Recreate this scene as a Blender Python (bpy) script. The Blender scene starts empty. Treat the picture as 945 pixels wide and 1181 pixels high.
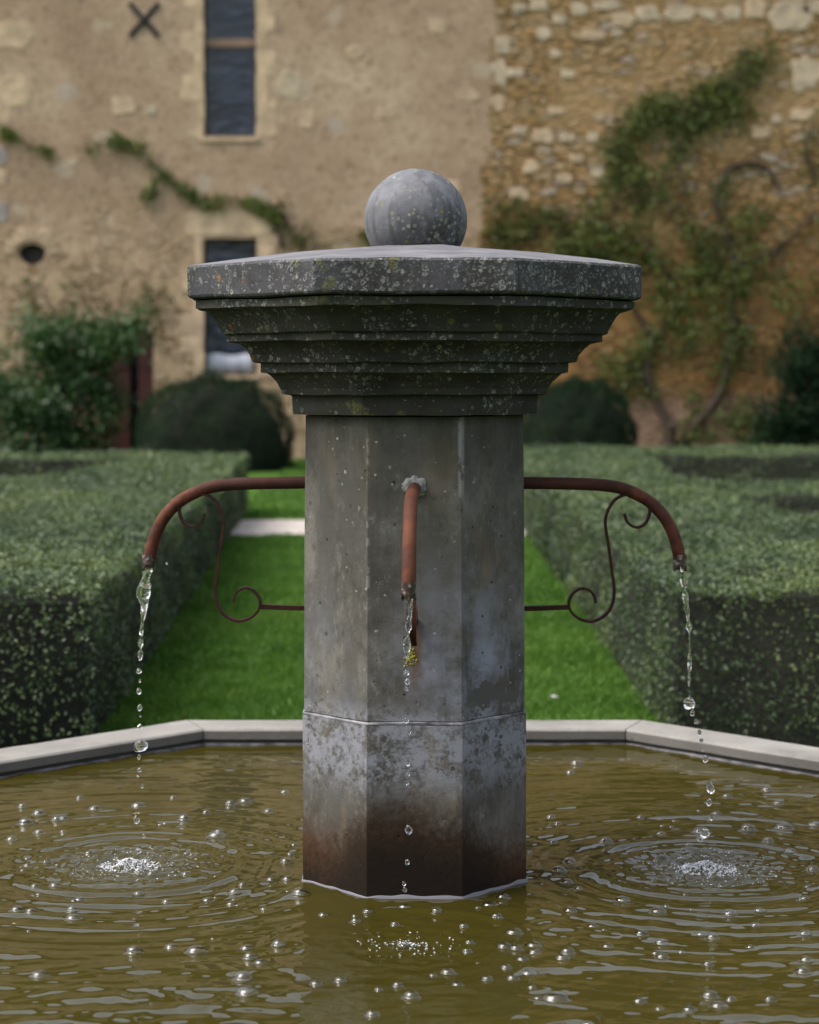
import bpy, bmesh, math, random
import numpy as np
from mathutils import Vector, Matrix, noise as mnoise

random.seed(7)
RNG = np.random.default_rng(11)
C = bpy.context.scene.collection
PI = math.pi
R = math.radians
EYE = 1.22            # camera height above the water level (z = 0)
CAMY = -4.9415
GROUND = -0.40

# ------------------------------------------------------------------ helpers
def tag(o, label=None, cat=None, group=None, kind=None):
    if label: o['label'] = label
    if cat: o['category'] = cat
    if group: o['group'] = group
    if kind: o['kind'] = kind
    return o

def empty(name, loc=(0, 0, 0), label=None, cat=None, group=None):
    o = bpy.data.objects.new(name, None)
    o.empty_display_size = 0.1
    o.location = loc
    C.objects.link(o)
    return tag(o, label, cat, group)

def link(name, me, mats, parent=None, loc=(0, 0, 0)):
    o = bpy.data.objects.new(name, me)
    for m in (mats if isinstance(mats, (list, tuple)) else [mats]):
        me.materials.append(m)
    o.location = loc
    if parent: o.parent = parent
    C.objects.link(o)
    return o

def from_bm(name, bm, mats, parent=None, loc=(0, 0, 0), smooth=False):
    bmesh.ops.recalc_face_normals(bm, faces=bm.faces)
    me = bpy.data.meshes.new(name)
    bm.to_mesh(me); bm.free()
    if smooth:
        me.polygons.foreach_set('use_smooth', [True] * len(me.polygons))
    return link(name, me, mats, parent, loc)

def np_mesh(name, V, F, mat_idx=None, smooth=False):
    """V (n,3) and F (m,k) arrays -> mesh"""
    me = bpy.data.meshes.new(name)
    V = np.asarray(V, np.float32); F = np.asarray(F, np.int32)
    m, k = F.shape
    me.vertices.add(len(V)); me.vertices.foreach_set('co', V.ravel())
    me.loops.add(m * k); me.loops.foreach_set('vertex_index', F.ravel())
    me.polygons.add(m)
    me.polygons.foreach_set('loop_start', np.arange(0, m * k, k, dtype=np.int32))
    me.polygons.foreach_set('loop_total', np.full(m, k, np.int32))
    if mat_idx is not None:
        me.polygons.foreach_set('material_index', np.asarray(mat_idx, np.int32))
    if smooth:
        me.polygons.foreach_set('use_smooth', np.ones(m, bool))
    me.update(calc_edges=True)
    me.validate()
    return me

def leaf_arrays(P, size, rng, nrm=None, spread=1.0, aspect=0.55, fold=0.18):
    """a folded diamond leaf at every point"""
    n = len(P)
    size = np.broadcast_to(np.asarray(size, float), (n,))[:, None] * rng.uniform(.65, 1.25, (n, 1))
    a = rng.normal(size=(n, 3))
    up = rng.normal(size=(n, 3)) * spread
    if nrm is not None: up = up + nrm
    up /= np.linalg.norm(up, axis=1)[:, None] + 1e-9
    a -= (a * up).sum(1)[:, None] * up
    a /= np.linalg.norm(a, axis=1)[:, None] + 1e-9
    b = np.cross(up, a)
    L = size * .5; W = size * .5 * aspect
    V = np.empty((n, 4, 3))
    V[:, 0] = P - a * L
    V[:, 1] = P + b * W + up * L * fold
    V[:, 2] = P + a * L
    V[:, 3] = P - b * W + up * L * fold
    F = np.arange(n * 4).reshape(n, 4)
    return V.reshape(-1, 3), F

def join_np(parts):
    Vs, Fs, Ms, off = [], [], [], 0
    for V, F, m in parts:
        Vs.append(V); Fs.append(np.asarray(F) + off); Ms.append(np.full(len(F), m)); off += len(V)
    return np.concatenate(Vs), np.concatenate(Fs), np.concatenate(Ms)

def add_box(bm, x0, x1, y0, y1, z0, z1, mi=0, jit=0.0):
    vs = []
    for x in (x0, x1):
        for y in (y0, y1):
            for z in (z0, z1):
                j = lambda: random.uniform(-jit, jit)
                vs.append(bm.verts.new((x + j(), y + (j() * .3 if jit else 0), z + j())))
    for idx in ((0, 1, 3, 2), (4, 6, 7, 5), (0, 4, 5, 1), (2, 3, 7, 6), (0, 2, 6, 4), (1, 5, 7, 3)):
        f = bm.faces.new([vs[i] for i in idx]); f.material_index = mi

def tube_np(pts, rad, n=10, caps=True, flat=None):
    """swept tube through pts; rad scalar or list; flat=(width vector, width, thickness) makes a flat bar"""
    pts = [Vector(p) for p in pts]
    m = len(pts)
    rad = [rad] * m if not hasattr(rad, '__len__') else rad
    V, F = [], []
    prev = None
    for i, p in enumerate(pts):
        t = (pts[min(i + 1, m - 1)] - pts[max(i - 1, 0)]).normalized()
        if flat is not None:
            u = Vector(flat[0]); v = t.cross(u).normalized()
            for (a, b) in ((-1, -1), (1, -1), (1, 1), (-1, 1)):
                V.append(p + u * a * flat[1] / 2 + v * b * flat[2] / 2)
        else:
            if prev is None:
                u = t.orthogonal().normalized()
            else:
                u = (prev - t * prev.dot(t)).normalized()
            prev = u
            v = t.cross(u)
            for k in range(n):
                a = 2 * PI * k / n
                V.append(p + (u * math.cos(a) + v * math.sin(a)) * rad[i])
    k = 4 if flat is not None else n
    for i in range(m - 1):
        for j in range(k):
            F.append((i * k + j, i * k + (j + 1) % k, (i + 1) * k + (j + 1) % k, (i + 1) * k + j))
    return [tuple(v) for v in V], F, k, m

def tube_bm(bm, pts, rad, n=10, flat=None, mi=0, caps=True):
    V, F, k, m = tube_np(pts, rad, n, flat=flat)
    vs = [bm.verts.new(v) for v in V]
    for f in F:
        bm.faces.new([vs[i] for i in f]).material_index = mi
    if caps:
        bm.faces.new(vs[:k]).material_index = mi
        bm.faces.new(vs[(m - 1) * k:]).material_index = mi

def spline(pts, n=8):
    """catmull-rom through points"""
    P = [Vector(p) for p in pts]
    P = [P[0] * 2 - P[1]] + P + [P[-1] * 2 - P[-2]]
    out = []
    for i in range(1, len(P) - 2):
        for k in range(n):
            t = k / n
            a, b, c, d = P[i - 1], P[i], P[i + 1], P[i + 2]
            out.append(.5 * ((2 * b) + (c - a) * t + (2 * a - 5 * b + 4 * c - d) * t * t + (-a + 3 * b - 3 * c + d) * t ** 3))
    out.append(P[-2])
    return out

# ------------------------------------------------------------------ node helper
ALB = .75     # all base colours are a notch darker than first measured
class NB:
    def __init__(s, name):
        s.m = bpy.data.materials.new(name); s.m.use_nodes = True
        s.t = s.m.node_tree; s.t.nodes.clear()
        s.out = s.t.nodes.new('ShaderNodeOutputMaterial')
        s._co = None
    def n(s, typ, **kw):
        nd = s.t.nodes.new(typ)
        for k, v in kw.items(): setattr(nd, k, v)
        return nd
    def set(s, sock, v):
        if hasattr(v, 'links') or isinstance(v, bpy.types.NodeSocket): s.t.links.new(v, sock)
        else:
            if isinstance(v, (tuple, list)) and sock.type == 'RGBA' and len(v) == 3: v = (*v, 1)
            sock.default_value = v
    def co(s):
        if s._co is None: s._co = s.n('ShaderNodeTexCoord').outputs['Object']
        return s._co
    def xyz(s):
        sp = s.n('ShaderNodeSeparateXYZ'); s.set(sp.inputs[0], s.co()); return sp.outputs
    def normal(s):
        sp = s.n('ShaderNodeSeparateXYZ'); s.set(sp.inputs[0], s.n('ShaderNodeNewGeometry').outputs['Normal']); return sp.outputs
    def map(s, scale=(1, 1, 1), loc=(0, 0, 0), vec=None):
        mp = s.n('ShaderNodeMapping'); s.set(mp.inputs[0], vec or s.co())
        mp.inputs['Scale'].default_value = scale; mp.inputs['Location'].default_value = loc
        return mp.outputs[0]
    def noise(s, scale=5, detail=4, rough=.55, vec=None, dist=0, col=False):
        nd = s.n('ShaderNodeTexNoise'); s.set(nd.inputs['Vector'], vec or s.co())
        nd.inputs['Scale'].default_value = scale; nd.inputs['Detail'].default_value = detail
        nd.inputs['Roughness'].default_value = rough; nd.inputs['Distortion'].default_value = dist
        return nd.outputs['Color' if col else 'Fac']
    def vor(s, scale=5, feature='F1', vec=None, rnd=1, out='Distance'):
        nd = s.n('ShaderNodeTexVoronoi', feature=feature); s.set(nd.inputs['Vector'], vec or s.co())
        nd.inputs['Scale'].default_value = scale; nd.inputs['Randomness'].default_value = rnd
        return nd.outputs[out]
    def math(s, op, a, b=0.0, c=None, clamp=False):
        nd = s.n('ShaderNodeMath', operation=op, use_clamp=clamp)
        s.set(nd.inputs[0], a); s.set(nd.inputs[1], b)
        if c is not None: s.set(nd.inputs[2], c)
        return nd.outputs[0]
    def rng(s, v, a, b, lo=0, hi=1, smooth=True):
        nd = s.n('ShaderNodeMapRange', interpolation_type='SMOOTHSTEP' if smooth else 'LINEAR')
        s.set(nd.inputs['Value'], v)
        for k, x in zip(('From Min', 'From Max', 'To Min', 'To Max'), (a, b, lo, hi)): nd.inputs[k].default_value = x
        return nd.outputs[0]
    def ramp(s, f, stops, interp='LINEAR'):
        nd = s.n('ShaderNodeValToRGB'); s.set(nd.inputs[0], f)
        cr = nd.color_ramp; cr.interpolation = interp
        while len(cr.elements) < len(stops): cr.elements.new(.5)
        for e, (p, c) in zip(cr.elements, stops): e.position = p; e.color = (*c, 1)
        return nd.outputs[0]
    def mix(s, f, a, b, blend='MIX'):
        nd = s.n('ShaderNodeMix', data_type='RGBA', blend_type=blend, clamp_factor=True)
        s.set(nd.inputs[0], f); s.set(nd.inputs[6], a); s.set(nd.inputs[7], b)
        return nd.outputs[2]
    def bump(s, h, strength=.5, dist=.01, nrm=None):
        nd = s.n('ShaderNodeBump'); s.set(nd.inputs['Height'], h)
        nd.inputs['Strength'].default_value = strength; nd.inputs['Distance'].default_value = dist
        if nrm: s.set(nd.inputs['Normal'], nrm)
        return nd.outputs[0]
    def island(s): return s.n('ShaderNodeNewGeometry').outputs['Random Per Island']
    def bsdf(s, color, rough=.8, normal=None, spec=.3, kalb=True, **kw):
        b = s.n('ShaderNodeBsdfPrincipled')
        if kalb: color = s.mix(1.0, color, (ALB, ALB, ALB), 'MULTIPLY')
        s.set(b.inputs['Base Color'], color); s.set(b.inputs['Roughness'], rough)
        b.inputs['Specular IOR Level'].default_value = spec
        if normal: s.set(b.inputs['Normal'], normal)
        for k, v in kw.items(): s.set(b.inputs[k.replace('_', ' ')], v)
        s.t.links.new(b.outputs[0], s.out.inputs[0])
        return s.m

# ------------------------------------------------------------------ materials
def mat_shaft():
    b = NB('weathered_shaft_stone'); X, Y, Z = b.xyz()
    streak = b.noise(1, 5, .6, b.map((14, 14, 1.6)))
    blot = b.noise(3.6, 7, .66)
    fine = b.noise(70, 5, .7)
    col = b.ramp(blot, [(.32, (.044, .040, .031)), (.5, (.108, .100, .084)), (.66, (.19, .177, .152))])
    grain = b.noise(38, 6, .75, b.map((1, 1, .6)))
    col = b.mix(b.rng(grain, .50, .66, 0, .6), col, (.055, .050, .042))
    col = b.mix(b.rng(grain, .46, .34, 0, .5), col, (.24, .23, .21))
    col = b.mix(b.math('MULTIPLY', b.rng(b.noise(24, 4, .7, b.map((1.6, 1.6, .5), (4, 1, 3))), .60, .68), .4), col, (.27, .26, .245))
    col = b.mix(b.rng(streak, .42, .68), col, (.095, .09, .078))
    col = b.mix(b.math('MULTIPLY', b.rng(b.noise(9, 3, .5, b.map((1.5, 1.5, .35))), .55, .72), .5), col, (.20, .15, .09))
    # darker greenish tone towards the top, broken by streaks
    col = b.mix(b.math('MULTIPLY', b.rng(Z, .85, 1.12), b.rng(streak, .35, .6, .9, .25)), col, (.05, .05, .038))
    # lilac lime wash in the middle, stronger to the right
    band = b.math('MULTIPLY', b.rng(Z, .30, .50), b.rng(Z, .86, .50))
    side = b.rng(X, -.22, .25, .22, 1.0)
    lime = b.math('MULTIPLY', b.math('MULTIPLY', band, side), b.rng(b.math('ADD', b.noise(6, 5, .65), b.math('MULTIPLY', streak, .5)), .62, .92))
    col = b.mix(b.math('MULTIPLY', lime, .85), col, (.33, .34, .41))
    band2 = b.math('MULTIPLY', b.rng(Z, .20, .32), b.rng(Z, .47, .40))
    lime2 = b.math('MULTIPLY', band2, b.rng(b.math('ADD', b.math('MULTIPLY', b.noise(16, 6, .7), .6), b.math('MULTIPLY', b.noise(75, 5, .7), .4)), .42, .56))
    col = b.mix(b.math('MULTIPLY', lime2, .8), col, (.29, .295, .33))
    # flaked dark speckles
    sp = b.rng(b.noise(46, 4, .65, dist=.6), .575, .615)
    spm = b.math('MULTIPLY', b.math('MULTIPLY', b.rng(Z, .22, .34), b.rng(Z, .60, .42)), b.rng(b.noise(6, 2), .36, .6))
    col = b.mix(b.math('MULTIPLY', b.math('MULTIPLY', sp, spm), .85), col, (.075, .072, .066))
    sp2 = b.rng(b.vor(20), .13, .09)
    col = b.mix(b.math('MULTIPLY', sp2, b.rng(b.noise(4, 2, vec=b.map((1, 1, 1), (3, 1, 2))), .5, .62)), col, (.07, .065, .06))
    # two flaked patches right of centre
    for (px, pz, r) in ((.165, .462, .042), (.215, .452, .028)):
        d = b.math('ADD', b.math('POWER', b.math('SUBTRACT', X, px), 2), b.math('POWER', b.math('MULTIPLY', b.math('SUBTRACT', Z, pz), 1.5), 2))
        d = b.math('ADD', b.math('SQRT', d), b.math('MULTIPLY', b.math('SUBTRACT', b.noise(22, 4, .7), .5), .13))
        col = b.mix(b.rng(d, r * 1.05, r * .85), col, (.10, .098, .088))
    # pale grey lichen dots high up
    lic = b.math('MULTIPLY', b.rng(b.math('ADD', b.vor(38), b.math('MULTIPLY', b.math('SUBTRACT', b.noise(80, 3), .5), .5)), .16, .08), b.math('MULTIPLY', b.rng(b.noise(7, 2, vec=b.map((1, 1, 1), (5, 5, 5))), .53, .6), b.rng(Z, .8, 1.0)))
    col = b.mix(lic, col, (.34, .35, .31))
    # tide stain above the water: rust brown fading to black
    edge = b.math('ADD', Z, b.math('MULTIPLY', b.math('SUBTRACT', b.noise(5, 6, .7, b.map((1, 1, .5))), .5), .20))
    frontness = b.rng(b.math('ABSOLUTE', X), .08, .22, 0, .09)
    edge = b.math('ADD', b.math('ADD', edge, frontness), b.math('MULTIPLY', b.math('SUBTRACT', b.noise(60, 5, .75), .5), .16))
    col = b.mix(b.rng(edge, .29, .14), col, b.mix(b.rng(b.math('ABSOLUTE', X), .13, .25), (.034, .019, .009), (.070, .032, .013)))
    col = b.mix(b.rng(edge, .21, .06), col, (.011, .0062, .003))
    # rust run and yellow lichen below the front bracket
    rx = b.math('ABSOLUTE', b.math('ADD', X, -.003))
    run = b.math('MULTIPLY', b.rng(b.math('ADD', rx, b.math('MULTIPLY', b.noise(20, 3), .012)), .026, .008), b.math('MULTIPLY', b.rng(Z, .645, .60), b.rng(Z, .44, .58)))
    col = b.mix(b.math('MULTIPLY', b.math('MULTIPLY', run, b.rng(Y, -.2, -.25)), .75), col, (.13, .065, .018))
    pk = b.vor(44, vec=b.map((1, 1, 1.3), (2, 5, 1))); pc = b.n('ShaderNodeSeparateColor'); b.set(pc.inputs[0], b.vor(44, out='Color', vec=b.map((1, 1, 1.3), (2, 5, 1))))
    pits = b.math('MULTIPLY', b.rng(b.math('ADD', pk, b.math('MULTIPLY', b.math('SUBTRACT', b.noise(90, 4, .7), .5), .9)), .19, .10), b.math('GREATER_THAN', pc.outputs[0], .92))
    col = b.mix(b.math('MULTIPLY', pits, b.rng(edge, .15, .35, 0, .85)), col, (.030, .027, .023))
    flk = b.math('MULTIPLY', b.rng(b.math('ADD', pk, b.math('MULTIPLY', b.math('SUBTRACT', b.noise(70, 3, vec=b.map((1, 1, 1), (7, 7, 7))), .5), .6)), .16, .10), b.math('LESS_THAN', pc.outputs[0], .12))
    col = b.mix(b.math('MULTIPLY', flk, b.rng(edge, .15, .35, 0, .8)), col, (.33, .32, .30))
    fr = b.rng(Y, -.245, -.252)
    er = b.math('MULTIPLY', b.math('MULTIPLY', b.rng(b.math('ABSOLUTE', b.math('SUBTRACT', X, .108)), .010, .003), fr), b.math('MULTIPLY', b.rng(Z, .90, .96), b.rng(b.noise(30, 4, .7), .44, .54)))
    col = b.mix(b.math('MULTIPLY', er, .55), col, (.36, .36, .34))
    el = b.math('MULTIPLY', b.math('MULTIPLY', b.rng(b.math('ABSOLUTE', b.math('ADD', X, .108)), .006, .002), fr), b.math('MULTIPLY', b.rng(Z, .45, .6), b.rng(b.noise(24, 5, .7), .50, .62)))
    col = b.mix(b.math('MULTIPLY', el, .45), col, (.34, .33, .30))
    rough = b.rng(edge, .05, .35, .62, .88)
    h = b.math('ADD', b.math('MULTIPLY', fine, .35), b.math('ADD', b.math('MULTIPLY', blot, .7), b.math('MULTIPLY', b.math('MULTIPLY', sp, spm), -.3)))
    pit = b.rng(b.vor(30, vec=b.map((1, 1, .55))), .0, .10)
    h = b.math('ADD', h, b.math('ADD', b.math('MULTIPLY', pit, .4), b.math('MULTIPLY', pits, -.6)))
    return b.bsdf(b.mix(1.0, col, (.97, .985, 1.0), 'MULTIPLY'), rough, b.bump(h, .6, .006), .16)

def mat_cap():
    b = NB('lichened_cap_stone'); X, Y, Z = b.xyz()
    blot = b.noise(7, 6, .65); streak = b.noise(1, 5, .65, b.map((22, 22, 2.0)))
    col = b.ramp(blot, [(.3, (.018, .0165, .014)), (.55, (.038, .036, .032)), (.75, (.066, .064, .060))])
    col = b.mix(b.rng(streak, .45, .7), col, (.035, .034, .03))
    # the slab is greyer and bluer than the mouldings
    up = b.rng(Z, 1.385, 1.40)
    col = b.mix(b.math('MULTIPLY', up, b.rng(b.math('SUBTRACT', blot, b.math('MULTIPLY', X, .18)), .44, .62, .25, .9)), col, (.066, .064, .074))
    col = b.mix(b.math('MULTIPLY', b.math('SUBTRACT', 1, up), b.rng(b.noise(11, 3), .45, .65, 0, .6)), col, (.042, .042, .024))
    # crusty lichen: rings and specks
    grp = b.noise(8, 3, .6, b.map((1, 1, .7), (2, 7, 1)))
    grp = b.math('ADD', grp, b.math('MULTIPLY', up, b.rng(X, -.45, -.1, .0, .16)))
    wv = b.n('ShaderNodeVectorMath', operation='ADD'); b.set(wv.inputs[0], b.co())
    sc = b.n('ShaderNodeVectorMath', operation='SCALE'); b.set(sc.inputs[0], b.noise(60, 2, col=True)); sc.inputs['Scale'].default_value = .012
    b.set(wv.inputs[1], sc.outputs[0]); warp = wv.outputs[0]
    d1 = b.vor(58, vec=warp); ring = b.math('MULTIPLY', b.rng(d1, .42, .36), b.rng(d1, .10, .22, .35, 1))
    cell = b.n('ShaderNodeSeparateColor'); b.set(cell.inputs[0], b.vor(58, out='Color', vec=warp))
    gs = b.rng(grp, .40, .70); has = b.math('GREATER_THAN', b.math('ADD', b.math('MULTIPLY', gs, .95), cell.outputs[0]), .92)
    crumb = b.rng(b.noise(170, 4, .75), .40, .56)
    col = b.mix(b.math('MULTIPLY', b.math('MULTIPLY', b.math('MULTIPLY', ring, has), crumb), .9), col, b.ramp(cell.outputs[1], [(0, (.11, .115, .108)), (.8, (.27, .275, .255)), (1, (.31, .305, .26))]))
    d2 = b.vor(120, vec=warp); c2 = b.n('ShaderNodeSeparateColor'); b.set(c2.inputs[0], b.vor(120, out='Color', vec=warp))
    has2 = b.math('GREATER_THAN', b.math('ADD', b.math('MULTIPLY', gs, .95), c2.outputs[0]), .90)
    col = b.mix(b.math('MULTIPLY', b.math('MULTIPLY', b.math('MULTIPLY', b.rng(d2, .40, .22), has2), crumb), .8), col, (.20, .205, .19))
    haze = b.math('MULTIPLY', b.math('MULTIPLY', gs, b.rng(b.noise(110, 5, .8), .52, .64)), .55)
    col = b.mix(haze, col, (.17, .17, .155))
    yl = b.math('MULTIPLY', b.rng(b.noise(13, 2, vec=b.map((1, 1, 1), (9, 4, 3))), .645, .69), b.rng(b.noise(80, 3), .42, .55))
    col = b.mix(b.math('MULTIPLY', yl, .7), col, (.12, .115, .035))
    orr = b.rng(b.noise(17, 1, vec=b.map((1, 1, 1), (1, 14, 8))), .755, .775)
    col = b.mix(b.math('MULTIPLY', b.math('MULTIPLY', orr, .6), b.rng(b.noise(90, 2), .4, .5)), col, (.22, .10, .02))
    h = b.math('ADD', b.math('MULTIPLY', blot, 1.0), b.math('ADD', b.math('MULTIPLY', b.noise(90, 4, .7), .4), b.math('MULTIPLY', b.math('MULTIPLY', ring, has), .35)))
    return b.bsdf(col, .88, b.bump(h, .6, .006), .25)

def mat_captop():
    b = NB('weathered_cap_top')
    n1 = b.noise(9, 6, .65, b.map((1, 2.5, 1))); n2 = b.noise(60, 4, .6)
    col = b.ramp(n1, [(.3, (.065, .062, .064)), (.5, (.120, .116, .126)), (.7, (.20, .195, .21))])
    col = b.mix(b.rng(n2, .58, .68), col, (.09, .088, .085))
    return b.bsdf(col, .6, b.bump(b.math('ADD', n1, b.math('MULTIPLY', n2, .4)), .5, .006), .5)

def mat_ball():
    b = NB('lichened_ball_stone'); X, Y, Z = b.xyz()
    n1 = b.noise(14, 6, .6); st = b.noise(1, 4, .6, b.map((26, 26, 3)))
    col = b.ramp(n1, [(.3, (.095, .097, .108)), (.52, (.155, .158, .176)), (.74, (.225, .23, .255))])
    col = b.mix(b.rng(st, .47, .62, 0, .75), col, (.085, .088, .095))
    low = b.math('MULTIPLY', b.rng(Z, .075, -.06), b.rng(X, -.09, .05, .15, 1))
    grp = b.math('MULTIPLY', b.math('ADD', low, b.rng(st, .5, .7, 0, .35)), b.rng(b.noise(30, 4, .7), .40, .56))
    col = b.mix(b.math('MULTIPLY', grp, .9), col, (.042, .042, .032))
    d1 = b.vor(75); cl = b.n('ShaderNodeSeparateColor'); b.set(cl.inputs[0], b.vor(75, out='Color'))
    has = b.math('GREATER_THAN', b.math('ADD', b.math('MULTIPLY', low, .6), b.math('MULTIPLY', cl.outputs[0], .5)), .44)
    col = b.mix(b.math('MULTIPLY', b.math('MULTIPLY', b.rng(d1, .40, .32), has), .85), col, b.ramp(cl.outputs[1], [(.0, (.19, .195, .15)), (.75, (.29, .29, .24)), (.9, (.21, .19, .05))], 'CONSTANT'))
    return b.bsdf(col, .78, b.bump(b.math('ADD', n1, b.math('MULTIPLY', b.noise(120, 3), .3)), .5, .005), .3)

def mat_rust(dark=1.0):
    b = NB('rusty_iron')
    n1 = b.noise(35, 6, .65); n2 = b.noise(160, 3, .6)
    d = dark
    col = b.ramp(n1, [(.3, (.026 * d, .011 * d, .009 * d)), (.48, (.082 * d, .025 * d, .014 * d)), (.66, (.135 * d, .044 * d, .022 * d))])
    col = b.mix(b.rng(n2, .6, .72, 0, .6), col, (.05, .02, .015))
    X, Y, Z = b.xyz()
    col = b.mix(b.rng(Y, -.27, -.36, 0, .5), col, (.145 * d, .050 * d, .024 * d))
    col = b.mix(b.math('MULTIPLY', b.rng(Z, .925, .945), b.rng(b.math('ABSOLUTE', X), .1, .2, 0, .6)), col, (.045 * d, .017 * d, .013 * d))
    return b.bsdf(b.mix(b.rng(b.noise(9, 3), .45, .65, 0, .6), col, (.05 * d, .020 * d, .015 * d)), .75, b.bump(b.math('ADD', n1, n2), .5, .002), .2)

def mat_mouth():
    b = NB('lime_crusted_iron')
    n1 = b.noise(70, 5, .65)
    col = b.ramp(n1, [(.4, (.025, .014, .012)), (.52, (.07, .035, .03)), (.6, (.30, .26, .25))])
    return b.bsdf(col, .35, b.bump(n1, .5, .003), .5)

def mat_plain(name, c, rough=.8, scale=20, var=.35, bump=.4, dist=.004, spec=.3):
    b = NB(name)
    n1 = b.noise(scale, 5, .62)
    lo = tuple(x * (1 - var) for x in c); hi = tuple(min(1, x * (1 + var)) for x in c)
    return b.bsdf(b.ramp(n1, [(.3, lo), (.7, hi)]), rough, b.bump(n1, bump, dist), spec)

def mat_coping():
    b = NB('pale_coping_stone')
    n1 = b.noise(4, 6, .65); n2 = b.noise(50, 4, .6); v = b.vor(17)
    col = b.ramp(n1, [(.3, (.15, .142, .127)), (.5, (.225, .213, .193)), (.7, (.285, .272, .25))])
    pit = b.math('MULTIPLY', b.rng(v, .10, .06), b.rng(b.noise(3, 2), .45, .55))
    col = b.mix(pit, col, (.10, .095, .085))
    col = b.mix(b.rng(n2, .58, .75, 0, .35), col, (.2, .19, .16))
    X, Y, Z = b.xyz()
    col = b.mix(b.math('MULTIPLY', b.rng(Z, .050, .044), .6), col, (.085, .08, .072))  # faces below the top edge: their shade painted as darker stone
    return b.bsdf(col, .8, b.bump(b.math('ADD', n1, b.math('SUBTRACT', n2, pit)), .4, .004), .3)

def mat_water():
    b = NB('murky_green_water')
    col = b.ramp(b.noise(1.6, 3), [(.3, (.0338, .0284, .0038)), (.7, (.0438, .0366, .0053))])
    return b.bsdf(col, .03, None, .5, IOR=1.333)

def mat_glass_water(name='clear_water', rough=.0, bump=.7):
    b = NB(name)
    n1 = b.noise(130, 2, .5)
    return b.bsdf((.97, .985, 1.0), rough, b.bump(n1, bump, .004) if bump else None, .5, kalb=False, IOR=1.333, Transmission_Weight=1.0)

def mat_bubble():
    b = NB('thin_water_film')
    lw = b.n('ShaderNodeLayerWeight'); lw.inputs['Blend'].default_value = .35
    f = b.rng(lw.outputs['Facing'], .3, 1.0, .055, .27, False)
    g = b.n('ShaderNodeBsdfGlossy'); g.inputs['Roughness'].default_value = .04; g.inputs['Color'].default_value = (.95, .96, 1, 1)
    t = b.n('ShaderNodeBsdfTransparent'); t.inputs['Color'].default_value = (.93, .94, .93, 1)
    mx = b.n('ShaderNodeMixShader'); b.set(mx.inputs[0], f)
    b.t.links.new(t.outputs[0], mx.inputs[1]); b.t.links.new(g.outputs[0], mx.inputs[2])
    b.t.links.new(mx.outputs[0], b.out.inputs[0])
    return b.m

def mat_foam(name='white_foam', c=(.70, .72, .76), rough=.3, spec=.5):
    b = NB(name)
    return b.bsdf(c, rough, b.bump(b.noise(200, 2), .4, .002), spec)

def mat_leaf(name, stops, rough=.5, clump=None, spec=.35, trans=True):
    b = NB(name)
    f = b.island()
    if clump:
        f = b.math('ADD', b.math('MULTIPLY', f, .55), b.math('MULTIPLY', b.rng(b.noise(clump, 3, .6), .3, .7), .45))
    col = b.mix(1.0, b.ramp(f, stops), (ALB, ALB, ALB), 'MULTIPLY')
    p = b.n('ShaderNodeBsdfPrincipled'); b.set(p.inputs['Base Color'], col); p.inputs['Roughness'].default_value = rough
    p.inputs['Specular IOR Level'].default_value = spec
    if trans:
        tl = b.n('ShaderNodeBsdfTranslucent'); b.set(tl.inputs[0], b.mix(1, col, (1.0, 1.1, .5), 'MULTIPLY'))
        mx = b.n('ShaderNodeMixShader'); mx.inputs[0].default_value = .25
        b.t.links.new(p.outputs[0], mx.inputs[1]); b.t.links.new(tl.outputs[0], mx.inputs[2])
        b.t.links.new(mx.outputs[0], b.out.inputs[0])
    else:
        b.t.links.new(p.outputs[0], b.out.inputs[0])
    return b.m

def mat_lawn():
    b = NB('lawn_turf')
    n1 = b.noise(1.2, 5, .6); n2 = b.noise(30, 4, .7)
    col = b.ramp(n1, [(.3, (.036, .090, .011)), (.7, (.060, .138, .016))])
    col = b.mix(b.rng(n2, .5, .7, 0, .6), col, (.02, .045, .008))
    return b.bsdf(col, .9, b.bump(n2, .8, .02), .1)

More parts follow.
